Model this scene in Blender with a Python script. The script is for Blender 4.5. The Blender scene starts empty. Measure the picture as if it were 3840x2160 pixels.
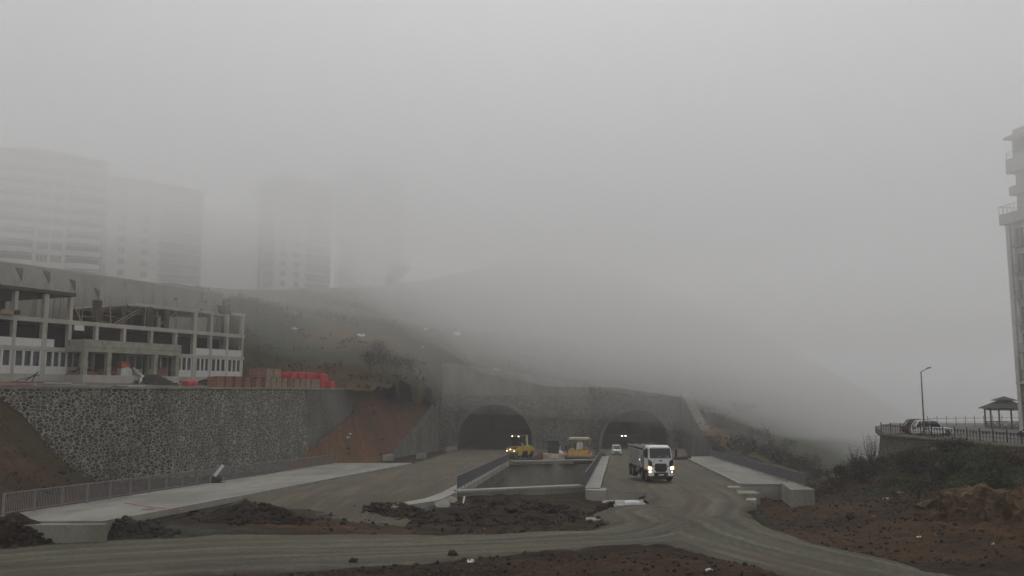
import bpy, math, random
import numpy as np
from mathutils import Vector, Matrix, noise as mn
rnd = random.Random(7)
R_ = math.radians
scene = bpy.context.scene
COL = scene.collection
ZC = 20.0
F = 3187.0
PITCH = math.atan((1464 - 1080) / F)
cp, sp = math.cos(PITCH), math.sin(PITCH)

# ---------------------------------------------------------------- survey helpers
def P(px, py, D):
    """a point seen at (px, py) of the 3840 px photograph, standing D metres ahead"""
    rx, ru = (px - 1920) / F, (1080 - py) / F
    dy, dz = cp - ru * sp, sp + ru * cp
    t = D / dy
    return Vector((rx * t, D, ZC + dz * t))
def road_z(y): return 14.8 - .0427 * y
def lerp(a, b, t): return a + (b - a) * t
def sstep(a, b, x):
    t = min(1, max(0, (x - a) / (b - a))); return t * t * (3 - 2 * t)
def fbm(x, y, z=0, o=4, s=1.0):
    v = 0; a = .5; f = s
    for i in range(o):
        v += a * mn.noise((x * f, y * f, z + i * 7.3)); a *= .5; f *= 2.03
    return v

# ---------------------------------------------------------------- mesh builder
class B:
    def __init__(s): s.v = []; s.f = []; s.m = []; s.uv = None
    def add(s, vs, fs, m=0):
        n = len(s.v); s.v += [tuple(p) for p in vs]
        s.f += [tuple(i + n for i in f) for f in fs]; s.m += [m] * len(fs); return s
    def box(s, c, d, rz=0, m=0, rx=0):
        M = Matrix.Rotation(rz, 3, 'Z') @ Matrix.Rotation(rx, 3, 'X')
        vs = [Vector(c) + M @ Vector((i * d[0] / 2, j * d[1] / 2, k * d[2] / 2)) for k in (-1, 1) for j in (-1, 1) for i in (-1, 1)]
        return s.add(vs, [(0, 2, 3, 1), (4, 5, 7, 6), (0, 1, 5, 4), (2, 6, 7, 3), (0, 4, 6, 2), (1, 3, 7, 5)], m)
    def span(s, x0, x1, y0, y1, z0, z1, m=0):
        return s.box(((x0 + x1) / 2, (y0 + y1) / 2, (z0 + z1) / 2), (abs(x1 - x0), abs(y1 - y0), abs(z1 - z0)), 0, m)
    def bar(s, p, q, w, h, m=0):
        p, q = Vector(p), Vector(q); d = (q - p).normalized()
        up = Vector((0, 0, 1)) if abs(d.z) < .95 else Vector((0, 1, 0))
        a = d.cross(up).normalized(); b = a.cross(d)
        vs = [o + a * i * w / 2 + b * j * h / 2 for o in (p, q) for j in (-1, 1) for i in (-1, 1)]
        return s.add(vs, [(0, 2, 3, 1), (4, 5, 7, 6), (0, 1, 5, 4), (2, 6, 7, 3), (0, 4, 6, 2), (1, 3, 7, 5)], m)
    def tube(s, p, q, r, r2=None, n=10, m=0):
        r2 = r if r2 is None else r2
        p, q = Vector(p), Vector(q); d = (q - p).normalized()
        up = Vector((0, 0, 1)) if abs(d.z) < .95 else Vector((0, 1, 0))
        a = d.cross(up).normalized(); b = a.cross(d); vs = []
        for o, rr in ((p, r), (q, r2)):
            for i in range(n):
                t = 2 * math.pi * i / n; vs.append(o + (a * math.cos(t) + b * math.sin(t)) * rr)
        fs = [(i, (i + 1) % n, n + (i + 1) % n, n + i) for i in range(n)]
        fs += [tuple(range(n))[::-1], tuple(range(n, 2 * n))]
        return s.add(vs, fs, m)
    def prism(s, poly, z0, z1, m=0):
        """poly of (x, y); z0, z1 numbers or functions of (x, y)"""
        g = lambda z, p: z(p[0], p[1]) if callable(z) else z
        n = len(poly)
        vs = [(p[0], p[1], g(z0, p)) for p in poly] + [(p[0], p[1], g(z1, p)) for p in poly]
        fs = [(i, (i + 1) % n, n + (i + 1) % n, n + i) for i in range(n)] + [tuple(range(n))[::-1], tuple(range(n, 2 * n))]
        return s.add(vs, fs, m)
    def rings(s, rs, m=0, cap=True):
        n = len(rs[0]); vs = [p for r in rs for p in r]; fs = []
        for k in range(len(rs) - 1):
            fs += [(k * n + i, k * n + (i + 1) % n, (k + 1) * n + (i + 1) % n, (k + 1) * n + i) for i in range(n)]
        if cap: fs += [tuple(range(n))[::-1], tuple(range((len(rs) - 1) * n, len(rs) * n))]
        return s.add(vs, fs, m)
    def blob(s, c, r, seed=0, m=0, amp=.35, flat=1.0):
        g = (1 + 5 ** .5) / 2
        V = [(-1, g, 0), (1, g, 0), (-1, -g, 0), (1, -g, 0), (0, -1, g), (0, 1, g), (0, -1, -g), (0, 1, -g), (g, 0, -1), (g, 0, 1), (-g, 0, -1), (-g, 0, 1)]
        T = [(0, 11, 5), (0, 5, 1), (0, 1, 7), (0, 7, 10), (0, 10, 11), (1, 5, 9), (5, 11, 4), (11, 10, 2), (10, 7, 6), (7, 1, 8), (3, 9, 4), (3, 4, 2), (3, 2, 6), (3, 6, 8), (3, 8, 9), (4, 9, 5), (2, 4, 11), (6, 2, 10), (8, 6, 7), (9, 8, 1)]
        q = random.Random(seed); sx, sy, sz = (1 + q.uniform(-amp, amp) for _ in range(3)); vs = []
        rz = Matrix.Rotation(q.uniform(0, 6), 3, 'Z')
        for v in V:
            p = Vector(v).normalized() * r * (1 + q.uniform(-amp, amp) * .7)
            p = rz @ Vector((p.x * sx, p.y * sy, p.z * sz * flat)); vs.append(Vector(c) + p)
        return s.add(vs, T, m)
    def leaf(s, c, size, q, m=0):
        d = Vector((q.gauss(0, 1), q.gauss(0, 1), q.gauss(0, .8))).normalized()
        e = d.cross(Vector((q.gauss(0, 1), q.gauss(0, 1), q.gauss(0, 1)))).normalized()
        a, b = d * size, e * size * q.uniform(.35, .6); c = Vector(c)
        return s.add([c - a, c + b, c + a, c - b], [(0, 1, 2, 3)], m)

def obj(name, b, mats, parent=None, loc=(0, 0, 0), rz=0, smooth=False, bev=0, kind=None):
    me = bpy.data.meshes.new(name); me.from_pydata(b.v, [], b.f)
    if not isinstance(mats, (list, tuple)): mats = [mats]
    for m in mats: me.materials.append(m)
    if len(mats) > 1: me.polygons.foreach_set('material_index', b.m)
    if smooth: me.polygons.foreach_set('use_smooth', [True] * len(b.f))
    if b.uv:
        uv = me.uv_layers.new(name='UVMap')
        for l in me.loops: uv.data[l.index].uv = b.uv[l.vertex_index]
    me.update()
    o = bpy.data.objects.new(name, me); COL.objects.link(o)
    o.location = loc; o.rotation_euler = (0, 0, rz)
    if parent: o.parent = parent
    if kind: o['kind'] = kind
    if bev:
        md = o.modifiers.new('edge', 'BEVEL'); md.width = bev; md.segments = 2; md.limit_method = 'ANGLE'
    return o
def tag(o, label, cat, group=None, kind='thing'):
    o['label'] = label; o['category'] = cat
    if group: o['group'] = group
    if kind: o['kind'] = kind
    return o
def thing(name, label, cat, loc=(0, 0, 0), rz=0, group=None):
    o = bpy.data.objects.new(name, None); COL.objects.link(o); o.empty_display_size = .3
    o.location = loc; o.rotation_euler = (0, 0, rz); return tag(o, label, cat, group)
def dup(o, parent=None, loc=None, rz=None):
    kids = [c for c in bpy.data.objects if c.parent == o]
    c = o.copy(); COL.objects.link(c)
    if parent is not None: c.parent = parent
    if loc is not None: c.location = loc
    if rz is not None: c.rotation_euler = (0, 0, rz)
    for k in kids: dup(k, c)
    return c

# ---------------------------------------------------------------- materials
def base_mat(name, rough=.85, metal=0, spec=.3):
    m = bpy.data.materials.new(name); m.use_nodes = True; nt = m.node_tree
    bs = nt.nodes['Principled BSDF']
    bs.inputs['Roughness'].default_value = rough; bs.inputs['Metallic'].default_value = metal
    bs.inputs['Specular IOR Level'].default_value = spec
    return m, nt, bs
def N(nt, t, **kw):
    n = nt.nodes.new(t)
    for k, v in kw.items():
        if k in ('scale', 'detail', 'rough', 'dist', 'rand'):
            n.inputs[{'scale': 'Scale', 'detail': 'Detail', 'rough': 'Roughness', 'dist': 'Distortion', 'rand': 'Randomness'}[k]].default_value = v
        else: setattr(n, k, v)
    return n
def coords(nt, stretch=(1, 1, 1), src='Object', rot=(0, 0, 0)):
    tc = nt.nodes.new('ShaderNodeTexCoord'); mp = nt.nodes.new('ShaderNodeMapping')
    mp.inputs['Scale'].default_value = stretch; mp.inputs['Rotation'].default_value = rot
    nt.links.new(tc.outputs[src], mp.inputs['Vector']); return mp.outputs['Vector']
def ramp(nt, fac, stops):
    r = nt.nodes.new('ShaderNodeValToRGB'); e = r.color_ramp.elements
    while len(e) < len(stops): e.new(.5)
    for i, (p, c) in enumerate(stops):
        e[i].position = p; e[i].color = (c, c, c, 1) if isinstance(c, (int, float)) else (*c, 1)
    nt.links.new(fac, r.inputs['Fac']); return r.outputs['Color']
def mix(nt, fac, a, b, mode='MIX'):
    n = nt.nodes.new('ShaderNodeMix'); n.data_type = 'RGBA'; n.blend_type = mode
    for k, v in ((0, fac), (6, a), (7, b)):
        s = n.inputs[k]
        if isinstance(v, (int, float)): s.default_value = v if k == 0 else (v, v, v, 1)
        elif isinstance(v, (tuple, list)): s.default_value = (*v, 1)
        else: nt.links.new(v, s)
    return n.outputs[2]
def noise(nt, vec, scale, detail=5, rough=.6, dist=0):
    n = N(nt, 'ShaderNodeTexNoise', scale=scale, detail=detail, rough=rough, dist=dist)
    nt.links.new(vec, n.inputs['Vector']); return n.outputs['Fac']
def bumpy(nt, bs, h, strength=.5, dist=.05):
    b = nt.nodes.new('ShaderNodeBump'); b.inputs['Strength'].default_value = strength; b.inputs['Distance'].default_value = dist
    nt.links.new(h, b.inputs['Height']); nt.links.new(b.outputs['Normal'], bs.inputs['Normal'])
def mat(name, c1, c2=None, scale=.6, rough=.85, bump=0, bscale=6, stretch=(1, 1, 1), c3=None, s3=4, metal=0, spec=.3, src='Object', lo=.38, hi=.62, k3=.5):
    m, nt, bs = base_mat(name, rough, metal, spec)
    v = coords(nt, stretch, src)
    c2 = c2 or tuple(x * .75 for x in c1)
    col = mix(nt, ramp(nt, noise(nt, v, scale, 6), [(lo, 0.), (hi, 1.)]), c1, c2)
    if c3: col = mix(nt, ramp(nt, noise(nt, v, s3, 8, .7), [(k3, 0.), (k3 + .12, 1.)]), col, c3)
    fine = noise(nt, v, bscale * 2.1, 6, .75)
    col = mix(nt, 1., col, ramp(nt, fine, [(.25, .72), (.75, 1.22)]), 'MULTIPLY')
    nt.links.new(col, bs.inputs['Base Color'])
    if bump: bumpy(nt, bs, noise(nt, v, bscale, 8, .7), bump, .15)
    return m
def plain(name, c, rough=.5, metal=0, spec=.4, dirt=None, k=.55):
    """painted / plastic / metal surface with a little grime"""
    m, nt, bs = base_mat(name, rough, metal, spec); v = coords(nt)
    d = dirt or tuple(x * .6 for x in c)
    col = mix(nt, ramp(nt, noise(nt, v, 2.2, 8, .7), [(k - .12, 0.), (k + .2, 1.)]), c, d)
    nt.links.new(col, bs.inputs['Base Color']); return m
def emit(name, c, s):
    m, nt, bs = base_mat(name, .3)
    bs.inputs['Base Color'].default_value = (*c, 1); bs.inputs['Emission Color'].default_value = (*c, 1)
    bs.inputs['Emission Strength'].default_value = s; return m
def masonry(name, scale, stone1, stone2, mortar, mw=.075, patch=.5, sz=1.25, dull=None):
    m, nt, bs = base_mat(name, .9)
    v0 = coords(nt); v = coords(nt, (1, 1, sz))
    # wobble the joints
    nz = N(nt, 'ShaderNodeTexNoise', scale=1.3, detail=3); nt.links.new(v, nz.inputs['Vector'])
    va = nt.nodes.new('ShaderNodeVectorMath'); va.operation = 'MULTIPLY_ADD'
    nt.links.new(nz.outputs['Color'], va.inputs[0]); va.inputs[1].default_value = (.45, .45, .45); nt.links.new(v, va.inputs[2])
    e = N(nt, 'ShaderNodeTexVoronoi', feature='DISTANCE_TO_EDGE', scale=scale, rand=.85); nt.links.new(va.outputs[0], e.inputs['Vector'])
    f = N(nt, 'ShaderNodeTexVoronoi', feature='F1', scale=scale, rand=.85); nt.links.new(va.outputs[0], f.inputs['Vector'])
    sep = nt.nodes.new('ShaderNodeSeparateColor'); nt.links.new(f.outputs['Color'], sep.inputs[0])
    st = mix(nt, sep.outputs[0], stone1, stone2)
    st = mix(nt, 1., st, ramp(nt, noise(nt, v0, 9, 6, .7), [(.3, .7), (.7, 1.25)]), 'MULTIPLY')
    big = noise(nt, v0, .16, 5, .6)
    mo = mix(nt, ramp(nt, big, [(patch - .08, 0.), (patch + .1, 1.)]), mortar, dull or tuple(x * .45 for x in mortar))
    mo = mix(nt, ramp(nt, noise(nt, v0, .5, 5), [(.56, 0.), (.7, .5)]), mo, (.24, .23, .15))
    j = ramp(nt, e.outputs['Distance'], [(mw * .6, 0.), (mw * 1.5, 1.)])
    col = mix(nt, j, mo, st)
    col = mix(nt, ramp(nt, noise(nt, coords(nt, (1, 1, .25)), .35, 6, .65), [(.5, 0.), (.75, .55)]), col, (.07, .068, .06))
    nt.links.new(col, bs.inputs['Base Color'])
    bumpy(nt, bs, ramp(nt, e.outputs['Distance'], [(0, 0.), (.28, 1.)]), .9, .12)
    return m
# ---------------------------------------------------------------- palette
def soil_mat(name, dark, mid, tan, vivid=False):
    """earth; colour attribute 'zone': R gravelly grey, G rust / tan cut earth, B green growth"""
    m, nt, bs = base_mat(name, .95, 0, .15)
    v = coords(nt); at = nt.nodes.new('ShaderNodeAttribute'); at.attribute_name = 'zone'
    sep = nt.nodes.new('ShaderNodeSeparateColor'); nt.links.new(at.outputs['Color'], sep.inputs[0])
    col = mix(nt, ramp(nt, noise(nt, v, .35, 8, .7), [(.36, 0.), (.6, 1.)]), dark, mid)
    col = mix(nt, ramp(nt, noise(nt, v, 1.7, 8, .75), [(.55, 0.), (.68, .8)]), col, tan)
    vs = coords(nt, (.25, 1.6, 1), rot=(0, 0, R_(8)))
    col = mix(nt, ramp(nt, noise(nt, vs, .8, 6, .65), [(.52, 0.), (.66, .7)]), col, tan)
    gr = mix(nt, ramp(nt, noise(nt, v, 1.1, 8, .7), [(.4, 0.), (.62, 1.)]), (.036, .037, .028), (.08, .077, .058))
    col = mix(nt, sep.outputs[0], col, gr)
    ru = mix(nt, ramp(nt, noise(nt, v, .9, 8, .7), [(.38, 0.), (.62, 1.)]), (.062, .031, .0145), (.13, .076, .034))
    col = mix(nt, sep.outputs[1], col, ru)
    gn = mix(nt, ramp(nt, noise(nt, v, 1.3, 8, .75), [(.38, 0.), (.62, 1.)]), (.016, .022, .008), (.045, .052, .018))
    col = mix(nt, sep.outputs[2], col, gn)
    col = mix(nt, 1., col, ramp(nt, noise(nt, v, 5.5, 8, .85), [(.32, .4), (.7, 1.6)]), 'MULTIPLY')
    nt.links.new(col, bs.inputs['Base Color'])
    bumpy(nt, bs, noise(nt, v, 3.2, 10, .75), .8, .35); return m
def road_mat(name, a, b, c, wet=.75, edge=False):
    """worked earth and gravel; UV u runs along the road"""
    m, nt, bs = base_mat(name, wet, 0, .25)
    v = coords(nt); u = coords(nt, (.06, .9, 1), 'UV'); u2 = coords(nt, (.02, .35, 1), 'UV')
    col = mix(nt, ramp(nt, noise(nt, u2, 1.6, 6, .6, .4), [(.36, 0.), (.6, 1.)]), a, b)
    col = mix(nt, ramp(nt, noise(nt, u, 1.5, 8, .7, .3), [(.48, 0.), (.68, .85)]), col, c)
    col = mix(nt, ramp(nt, noise(nt, v, .13, 6, .65), [(.45, 0.), (.62, .7)]), col, tuple(x * .62 for x in a))
    col = mix(nt, 1., col, ramp(nt, noise(nt, v, 7, 8, .8), [(.3, .72), (.72, 1.22)]), 'MULTIPLY')
    if edge:
        wv = N(nt, 'ShaderNodeTexWave', scale=.11, dist=7, detail=5); wv.bands_direction = 'Y'; wv.inputs['Detail Scale'].default_value = 1.1; wv.inputs['Detail Roughness'].default_value = .65
        nt.links.new(coords(nt, (.10, 1, 1), 'UV'), wv.inputs['Vector'])
        col = mix(nt, ramp(nt, wv.outputs['Fac'], [(.5, 0.), (.9, .35)]), col, c)
        za = nt.nodes.new('ShaderNodeAttribute'); za.attribute_name = 'zone'; zs = nt.nodes.new('ShaderNodeSeparateColor'); nt.links.new(za.outputs['Color'], zs.inputs[0])
        col = mix(nt, zs.outputs[1], col, tuple(q * 1.3 for q in c)); col = mix(nt, zs.outputs[2], col, tuple(q * .5 for q in a))
        col = mix(nt, 1., col, ramp(nt, noise(nt, v, 2.6, 8, .85), [(.32, .42), (.7, 1.6)]), 'MULTIPLY')
        col = mix(nt, ramp(nt, noise(nt, coords(nt, (.05, .3, 1), 'UV'), 1.1, 8, .7, .5), [(.5, 0.), (.64, .8)]), col, (.075, .052, .029))
        at = nt.nodes.new('ShaderNodeAttribute'); at.attribute_name = 'zone'
        sep = nt.nodes.new('ShaderNodeSeparateColor'); nt.links.new(at.outputs['Color'], sep.inputs[0])
        k = nt.nodes.new('ShaderNodeMath'); k.operation = 'ADD'; nt.links.new(sep.outputs[0], k.inputs[0])
        n2 = nt.nodes.new('ShaderNodeMath'); n2.operation = 'MULTIPLY_ADD'; nt.links.new(noise(nt, coords(nt, (.5, 1, 1)), .8, 8, .75), n2.inputs[0]); n2.inputs[1].default_value = 1.5; n2.inputs[2].default_value = -.75
        nt.links.new(n2.outputs[0], k.inputs[1])
        so_ = mix(nt, ramp(nt, noise(nt, v, .6, 8, .7), [(.38, 0.), (.62, 1.)]), (.028, .018, .0105), (.065, .042, .023))
        col = mix(nt, ramp(nt, k.outputs[0], [(.3, 0.), (.62, 1.)]), so_, col)
    nt.links.new(col, bs.inputs['Base Color'])
    bumpy(nt, bs, noise(nt, v, 2.5, 10, .75), .5, .2); return m
def hill_mat(name):
    m, nt, bs = base_mat(name, .95, 0, .1); v = coords(nt)
    col = mix(nt, ramp(nt, noise(nt, v, .045, 7, .65), [(.4, 0.), (.58, 1.)]), (.026, .042, .012), (.085, .05, .022))
    col = mix(nt, ramp(nt, noise(nt, v, .11, 8, .7), [(.52, 0.), (.66, .8)]), col, (.06, .082, .02))
    col = mix(nt, ramp(nt, noise(nt, v, .4, 8, .75), [(.54, 0.), (.7, .8)]), col, (.03, .022, .016))
    at = nt.nodes.new('ShaderNodeAttribute'); at.attribute_name = 'zone'
    sep = nt.nodes.new('ShaderNodeSeparateColor'); nt.links.new(at.outputs['Color'], sep.inputs[0])
    ru = mix(nt, ramp(nt, noise(nt, v, .5, 8, .7), [(.38, 0.), (.62, 1.)]), (.12, .065, .03), (.21, .13, .065))
    col = mix(nt, sep.outputs[1], col, ru)
    nt.links.new(col, bs.inputs['Base Color'])
    bumpy(nt, bs, noise(nt, v, .8, 10, .75), .9, 1.); return m

M = {}
M['ground'] = soil_mat('wet_soil', (.018, .0105, .0065), (.046, .028, .0165), (.092, .058, .033))
M['heap'] = mat('heap_soil', (.034, .0195, .012), (.018, .0105, .007), 1.2, .95, .8, 4, c3=(.075, .046, .029), s3=5, k3=.58)
M['heapgrey'] = mat('heap_grey', (.036, .034, .027), (.02, .019, .015), 1.2, .95, .8, 4, c3=(.075, .07, .054), s3=5, k3=.58)
M['rubble'] = mat('rubble_stone', (.055, .04, .03), (.028, .018, .012), 1.5, .95, .4, 5, c3=(.13, .11, .085), s3=1.2, k3=.6)
M['road'] = road_mat('carriageway_dirt', (.098, .080, .048), (.056, .047, .029), (.155, .131, .084))
M['tancut'] = mat('tan_cut_earth', (.115, .068, .032), (.06, .034, .017), .7, .95, 1., 2, c3=(.165, .112, .058), s3=1.1, k3=.52)
M['gravel'] = road_mat('gravel', (.043, .042, .025), (.076, .073, .046), (.14, .128, .083), edge=True)
M['hill'] = hill_mat('hillside_scrub')
M['red'] = mat('red_earth', (.155, .072, .031), (.10, .052, .025), .12, .95, .7, 1.1, c3=(.185, .105, .048), s3=.35, k3=.55)
M['yard'] = mat('yard_earth', (.10, .085, .065), (.06, .05, .04), .4, .95, .5, 2, c3=(.19, .17, .14), s3=1.1)
M['conc'] = mat('concrete', (.33, .32, .28), (.25, .245, .21), .35, .85, .15, 5, c3=(.17, .165, .13), s3=.9, k3=.6)
M['conc_wet'] = mat('concrete_stained', (.27, .265, .215), (.19, .19, .15), .3, .85, .15, 4, stretch=(1, 1, .25), c3=(.11, .11, .085), s3=1.2, k3=.6)
M['slab'] = mat('pavement_concrete', (.25, .24, .21), (.165, .157, .135), .3, .75, .1, 5, stretch=(1, .3, 1), c3=(.15, .14, .115), s3=.6, k3=.56)
M['ring'] = mat('stained_ring', (.20, .19, .165), (.13, .125, .11), .5, .9, .15, 4, stretch=(1, 1, .3), c3=(.08, .078, .068), s3=.8, k3=.55)
M['pitwall'] = mat('stained_bridge_concrete', (.37, .365, .30), (.27, .27, .215), .3, .85, .15, 4, stretch=(1, 1, .2), c3=(.15, .15, .115), s3=1.0, k3=.6)
M['newconc'] = mat('fresh_concrete', (.46, .44, .39), (.37, .355, .31), .5, .85, .1, 5, stretch=(1, 1, .4), c3=(.26, .25, .21), s3=.8, k3=.6)
M['pale_conc'] = mat('pale_concrete', (.38, .365, .30), (.28, .27, .215), .8, .85, .2, 5, c3=(.14, .13, .10), s3=1.2, k3=.56)
M['shot'] = mat('sprayed_concrete', (.27, .25, .215), (.17, .16, .135), .3, .95, .6, 1.5, stretch=(1, 1, .4), c3=(.10, .09, .075), s3=.5, k3=.6)
M['stone'] = masonry('mortared_stone', 2.55, (.05, .048, .040), (.125, .12, .098), (.335, .32, .265), .078, .62)
M['stone_grey'] = masonry('weathered_stone', 3.4, (.085, .085, .075), (.155, .152, .135), (.25, .245, .215), .05, .5)
M['stone_port'] = masonry('portal_stone', 2.0, (.07, .066, .055), (.20, .19, .158), (.33, .31, .265), .055, .55)
M['stone_terr'] = masonry('terrace_stone', 2.6, (.085, .078, .05), (.15, .13, .085), (.19, .175, .13), .05, .5)
M['tun'] = mat('tunnel_lining_shade', (.055, .055, .05), (.04, .04, .036), .4, .9, .1, 3)  # near-black colour stands for the low light inside the bore
M['rail'] = plain('galvanised_rail', (.25, .235, .24), .55, .4, dirt=(.17, .15, .145))
M['rail_dark'] = plain('weathered_rail', (.17, .165, .18), .6, .3, dirt=(.12, .11, .11))
M['iron'] = plain('black_iron', (.02, .02, .022), .5, .5, dirt=(.035, .025, .02))
M['white'] = plain('white_paint', (.75, .77, .78), .35, dirt=(.55, .53, .48), k=.62)
M['offwhite'] = plain('off_white', (.56, .55, .51), .6, dirt=(.36, .34, .30))
M['dumpgrey'] = plain('tipper_body', (.40, .39, .37), .5, dirt=(.20, .18, .15), k=.5)
M['yellow'] = plain('machine_yellow', (.62, .44, .03), .45, dirt=(.30, .22, .04))
M['orange'] = plain('worn_orange', (.50, .26, .045), .6, dirt=(.20, .11, .035), k=.46)
M['cream'] = plain('cream_panel', (.55, .48, .28), .6, dirt=(.38, .32, .2))
M['tan'] = plain('tan_steel', (.33, .26, .21), .7, dirt=(.2, .14, .1), k=.5)
M['black'] = plain('black_plastic', (.02, .02, .02), .6, dirt=(.045, .04, .035))
M['rubber'] = plain('tyre_rubber', (.022, .021, .02), .85, dirt=(.06, .05, .04))
M['steel'] = plain('bare_steel', (.16, .15, .14), .5, .5, dirt=(.1, .085, .07))
M['glass'] = plain('vehicle_glass', (.018, .024, .024), .08, 0, .6, dirt=(.03, .035, .033))
M['greenglass'] = plain('cab_glass', (.06, .085, .085), .15, 0, .5, dirt=(.035, .045, .045))
M['winglass'] = plain('window_glass', (.045, .05, .055), .2, 0, .5, dirt=(.08, .085, .09))
M['hollow'] = plain('room_shade', (.035, .033, .03), .9)  # near-black colour carries the shade of rooms and recesses
M['maroon'] = plain('maroon_paint', (.085, .02, .018), .3, dirt=(.06, .02, .018))
M['navy'] = plain('dark_car_paint', (.02, .025, .03), .3)
M['blue'] = plain('blue_plastic', (.06, .17, .42), .5)
M['emblem'] = plain('emblem_blue', (.012, .025, .09), .3)
M['redwrap'] = plain('red_wrap', (.47, .028, .032), .55, dirt=(.30, .025, .025))
M['redpaint'] = plain('red_paint', (.45, .06, .04), .5)
M['orangeplastic'] = plain('orange_sheet', (.5, .13, .04), .6)
M['pinkwood'] = plain('pink_board', (.40, .20, .18), .8)
M['timber'] = plain('raw_timber', (.30, .24, .17), .85, dirt=(.18, .14, .1))
M['darkform'] = plain('formwork_panel', (.07, .055, .045), .85, dirt=(.045, .035, .03))
M['foam'] = plain('white_block', (.60, .60, .57), .8, dirt=(.45, .44, .40), k=.6)
M['wallwhite'] = mat('tower_render', (.50, .48, .43), (.42, .40, .36), .3, .85, 0, 3)
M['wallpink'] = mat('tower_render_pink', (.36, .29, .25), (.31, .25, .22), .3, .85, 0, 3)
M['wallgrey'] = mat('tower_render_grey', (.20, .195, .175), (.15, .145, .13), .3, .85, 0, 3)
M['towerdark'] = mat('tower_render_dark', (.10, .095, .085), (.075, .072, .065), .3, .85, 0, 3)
M['tile'] = mat('roof_tile', (.20, .11, .085), (.14, .08, .065), .8, .9, .2, 3)
M['cladding'] = masonry('stone_cladding', 1.3, (.20, .185, .16), (.29, .27, .24), (.35, .34, .31), .04, .5, 2.2)
M['render'] = mat('cream_render', (.47, .445, .40), (.41, .39, .35), .3, .85, 0, 3, c3=(.36, .34, .30), s3=.8, k3=.64)
M['trim'] = mat('trim_render', (.62, .60, .56), (.55, .53, .49), .5, .8, 0, 3)
M['shingle'] = mat('dark_shingle', (.055, .06, .05), (.035, .038, .033), 2, .9, .3, 6)
M['wood'] = plain('brown_timber', (.075, .05, .035), .7)
M['asphalt'] = mat('parking_paving', (.16, .15, .14), (.11, .105, .10), .8, .9, .2, 8)
M['leafdark'] = mat('dark_leaf', (.022, .022, .012), (.035, .028, .016), .8, .8, 0, 3)
M['leafgreen'] = mat('green_leaf', (.022, .038, .012), (.034, .046, .014), .8, .7, 0, 3, c3=(.055, .068, .02), s3=1.5)
M['leafolive'] = mat('olive_leaf', (.065, .068, .025), (.09, .07, .03), .7, .8, 0, 3)
M['leafrust'] = mat('rusty_leaf', (.085, .045, .025), (.06, .04, .022), .7, .85, 0, 3)
M['leafhill'] = mat('hill_leaf', (.05, .062, .022), (.07, .048, .026), .06, .85, 0, 2, c3=(.028, .03, .015), s3=.2)
M['twig'] = mat('twig', (.045, .035, .028), (.03, .024, .02), 1, .9)
M['lamp_white'] = emit('lamp_white', (1., .74, .48), 10.)
M['amber_glow'] = emit('amber_glow', (1., .42, .10), 7.)
M['lamp_far'] = emit('lamp_far', (1., .8, .55), 14.)
M['lamp_blue'] = emit('lamp_blue', (.6, .6, 1.), 4.)
def brick_mat(name, a, b, c):
    m, nt, bs = base_mat(name, .9); v = coords(nt)
    br = nt.nodes.new('ShaderNodeTexBrick'); mp = coords(nt, rot=(R_(90), 0, 0))
    br.inputs['Scale'].default_value = 1; br.inputs['Brick Width'].default_value = .3; br.inputs['Row Height'].default_value = .2
    br.inputs['Mortar Size'].default_value = .012; br.inputs['Mortar'].default_value = (*c, 1)
    br.inputs['Color1'].default_value = (*a, 1); br.inputs['Color2'].default_value = (*b, 1); br.offset = 0
    geo = nt.nodes.new('ShaderNodeSeparateXYZ'); nt.links.new(v, geo.inputs[0])
    ad = nt.nodes.new('ShaderNodeMath'); nt.links.new(geo.outputs[0], ad.inputs[0]); nt.links.new(geo.outputs[1], ad.inputs[1])
    cb = nt.nodes.new('ShaderNodeCombineXYZ'); nt.links.new(ad.outputs[0], cb.inputs[0]); nt.links.new(geo.outputs[2], cb.inputs[1])
    nt.links.new(cb.outputs[0], br.inputs['Vector'])
    col = mix(nt, 1., br.outputs['Color'], ramp(nt, noise(nt, v, 3, 6, .7), [(.3, .7), (.7, 1.2)]), 'MULTIPLY')
    nt.links.new(col, bs.inputs['Base Color']); return m
M['brick'] = brick_mat('hollow_brick', (.30, .145, .105), (.25, .12, .09), (.10, .05, .04))
M['brickpale'] = brick_mat('pale_block', (.36, .26, .20), (.29, .20, .155), (.13, .09, .07))

# ---------------------------------------------------------------- surfaces through surveyed points
def tps(pts, reg=.02):
    p = np.array([tuple(q) for q in pts], float); n = len(p); S = 50.
    xy = p[:, :2] / S
    def U(d2): return np.where(d2 > 1e-12, d2 * np.log(d2 + 1e-12), 0)
    d2 = ((xy[:, None] - xy[None]) ** 2).sum(-1)
    A = np.zeros((n + 3, n + 3)); A[:n, :n] = U(d2) + np.eye(n) * reg
    A[:n, n] = 1; A[:n, n + 1:] = xy; A[n, :n] = 1; A[n + 1:, :n] = xy.T
    w = np.linalg.solve(A, np.concatenate([p[:, 2], np.zeros(3)]))
    def f(X, Y):
        q = np.stack([np.asarray(X, float).ravel(), np.asarray(Y, float).ravel()], 1) / S
        d = ((q[:, None] - xy[None]) ** 2).sum(-1)
        return U(d) @ w[:n] + w[n] + q @ w[n + 1:]
    return f
def inside(poly, x, y):
    c = False; j = len(poly) - 1
    for i in range(len(poly)):
        xi, yi = poly[i]; xj, yj = poly[j]
        if (yi > y) != (yj > y) and x < (xj - xi) * (y - yi) / (yj - yi) + xi: c = not c
        j = i
    return c
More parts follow.
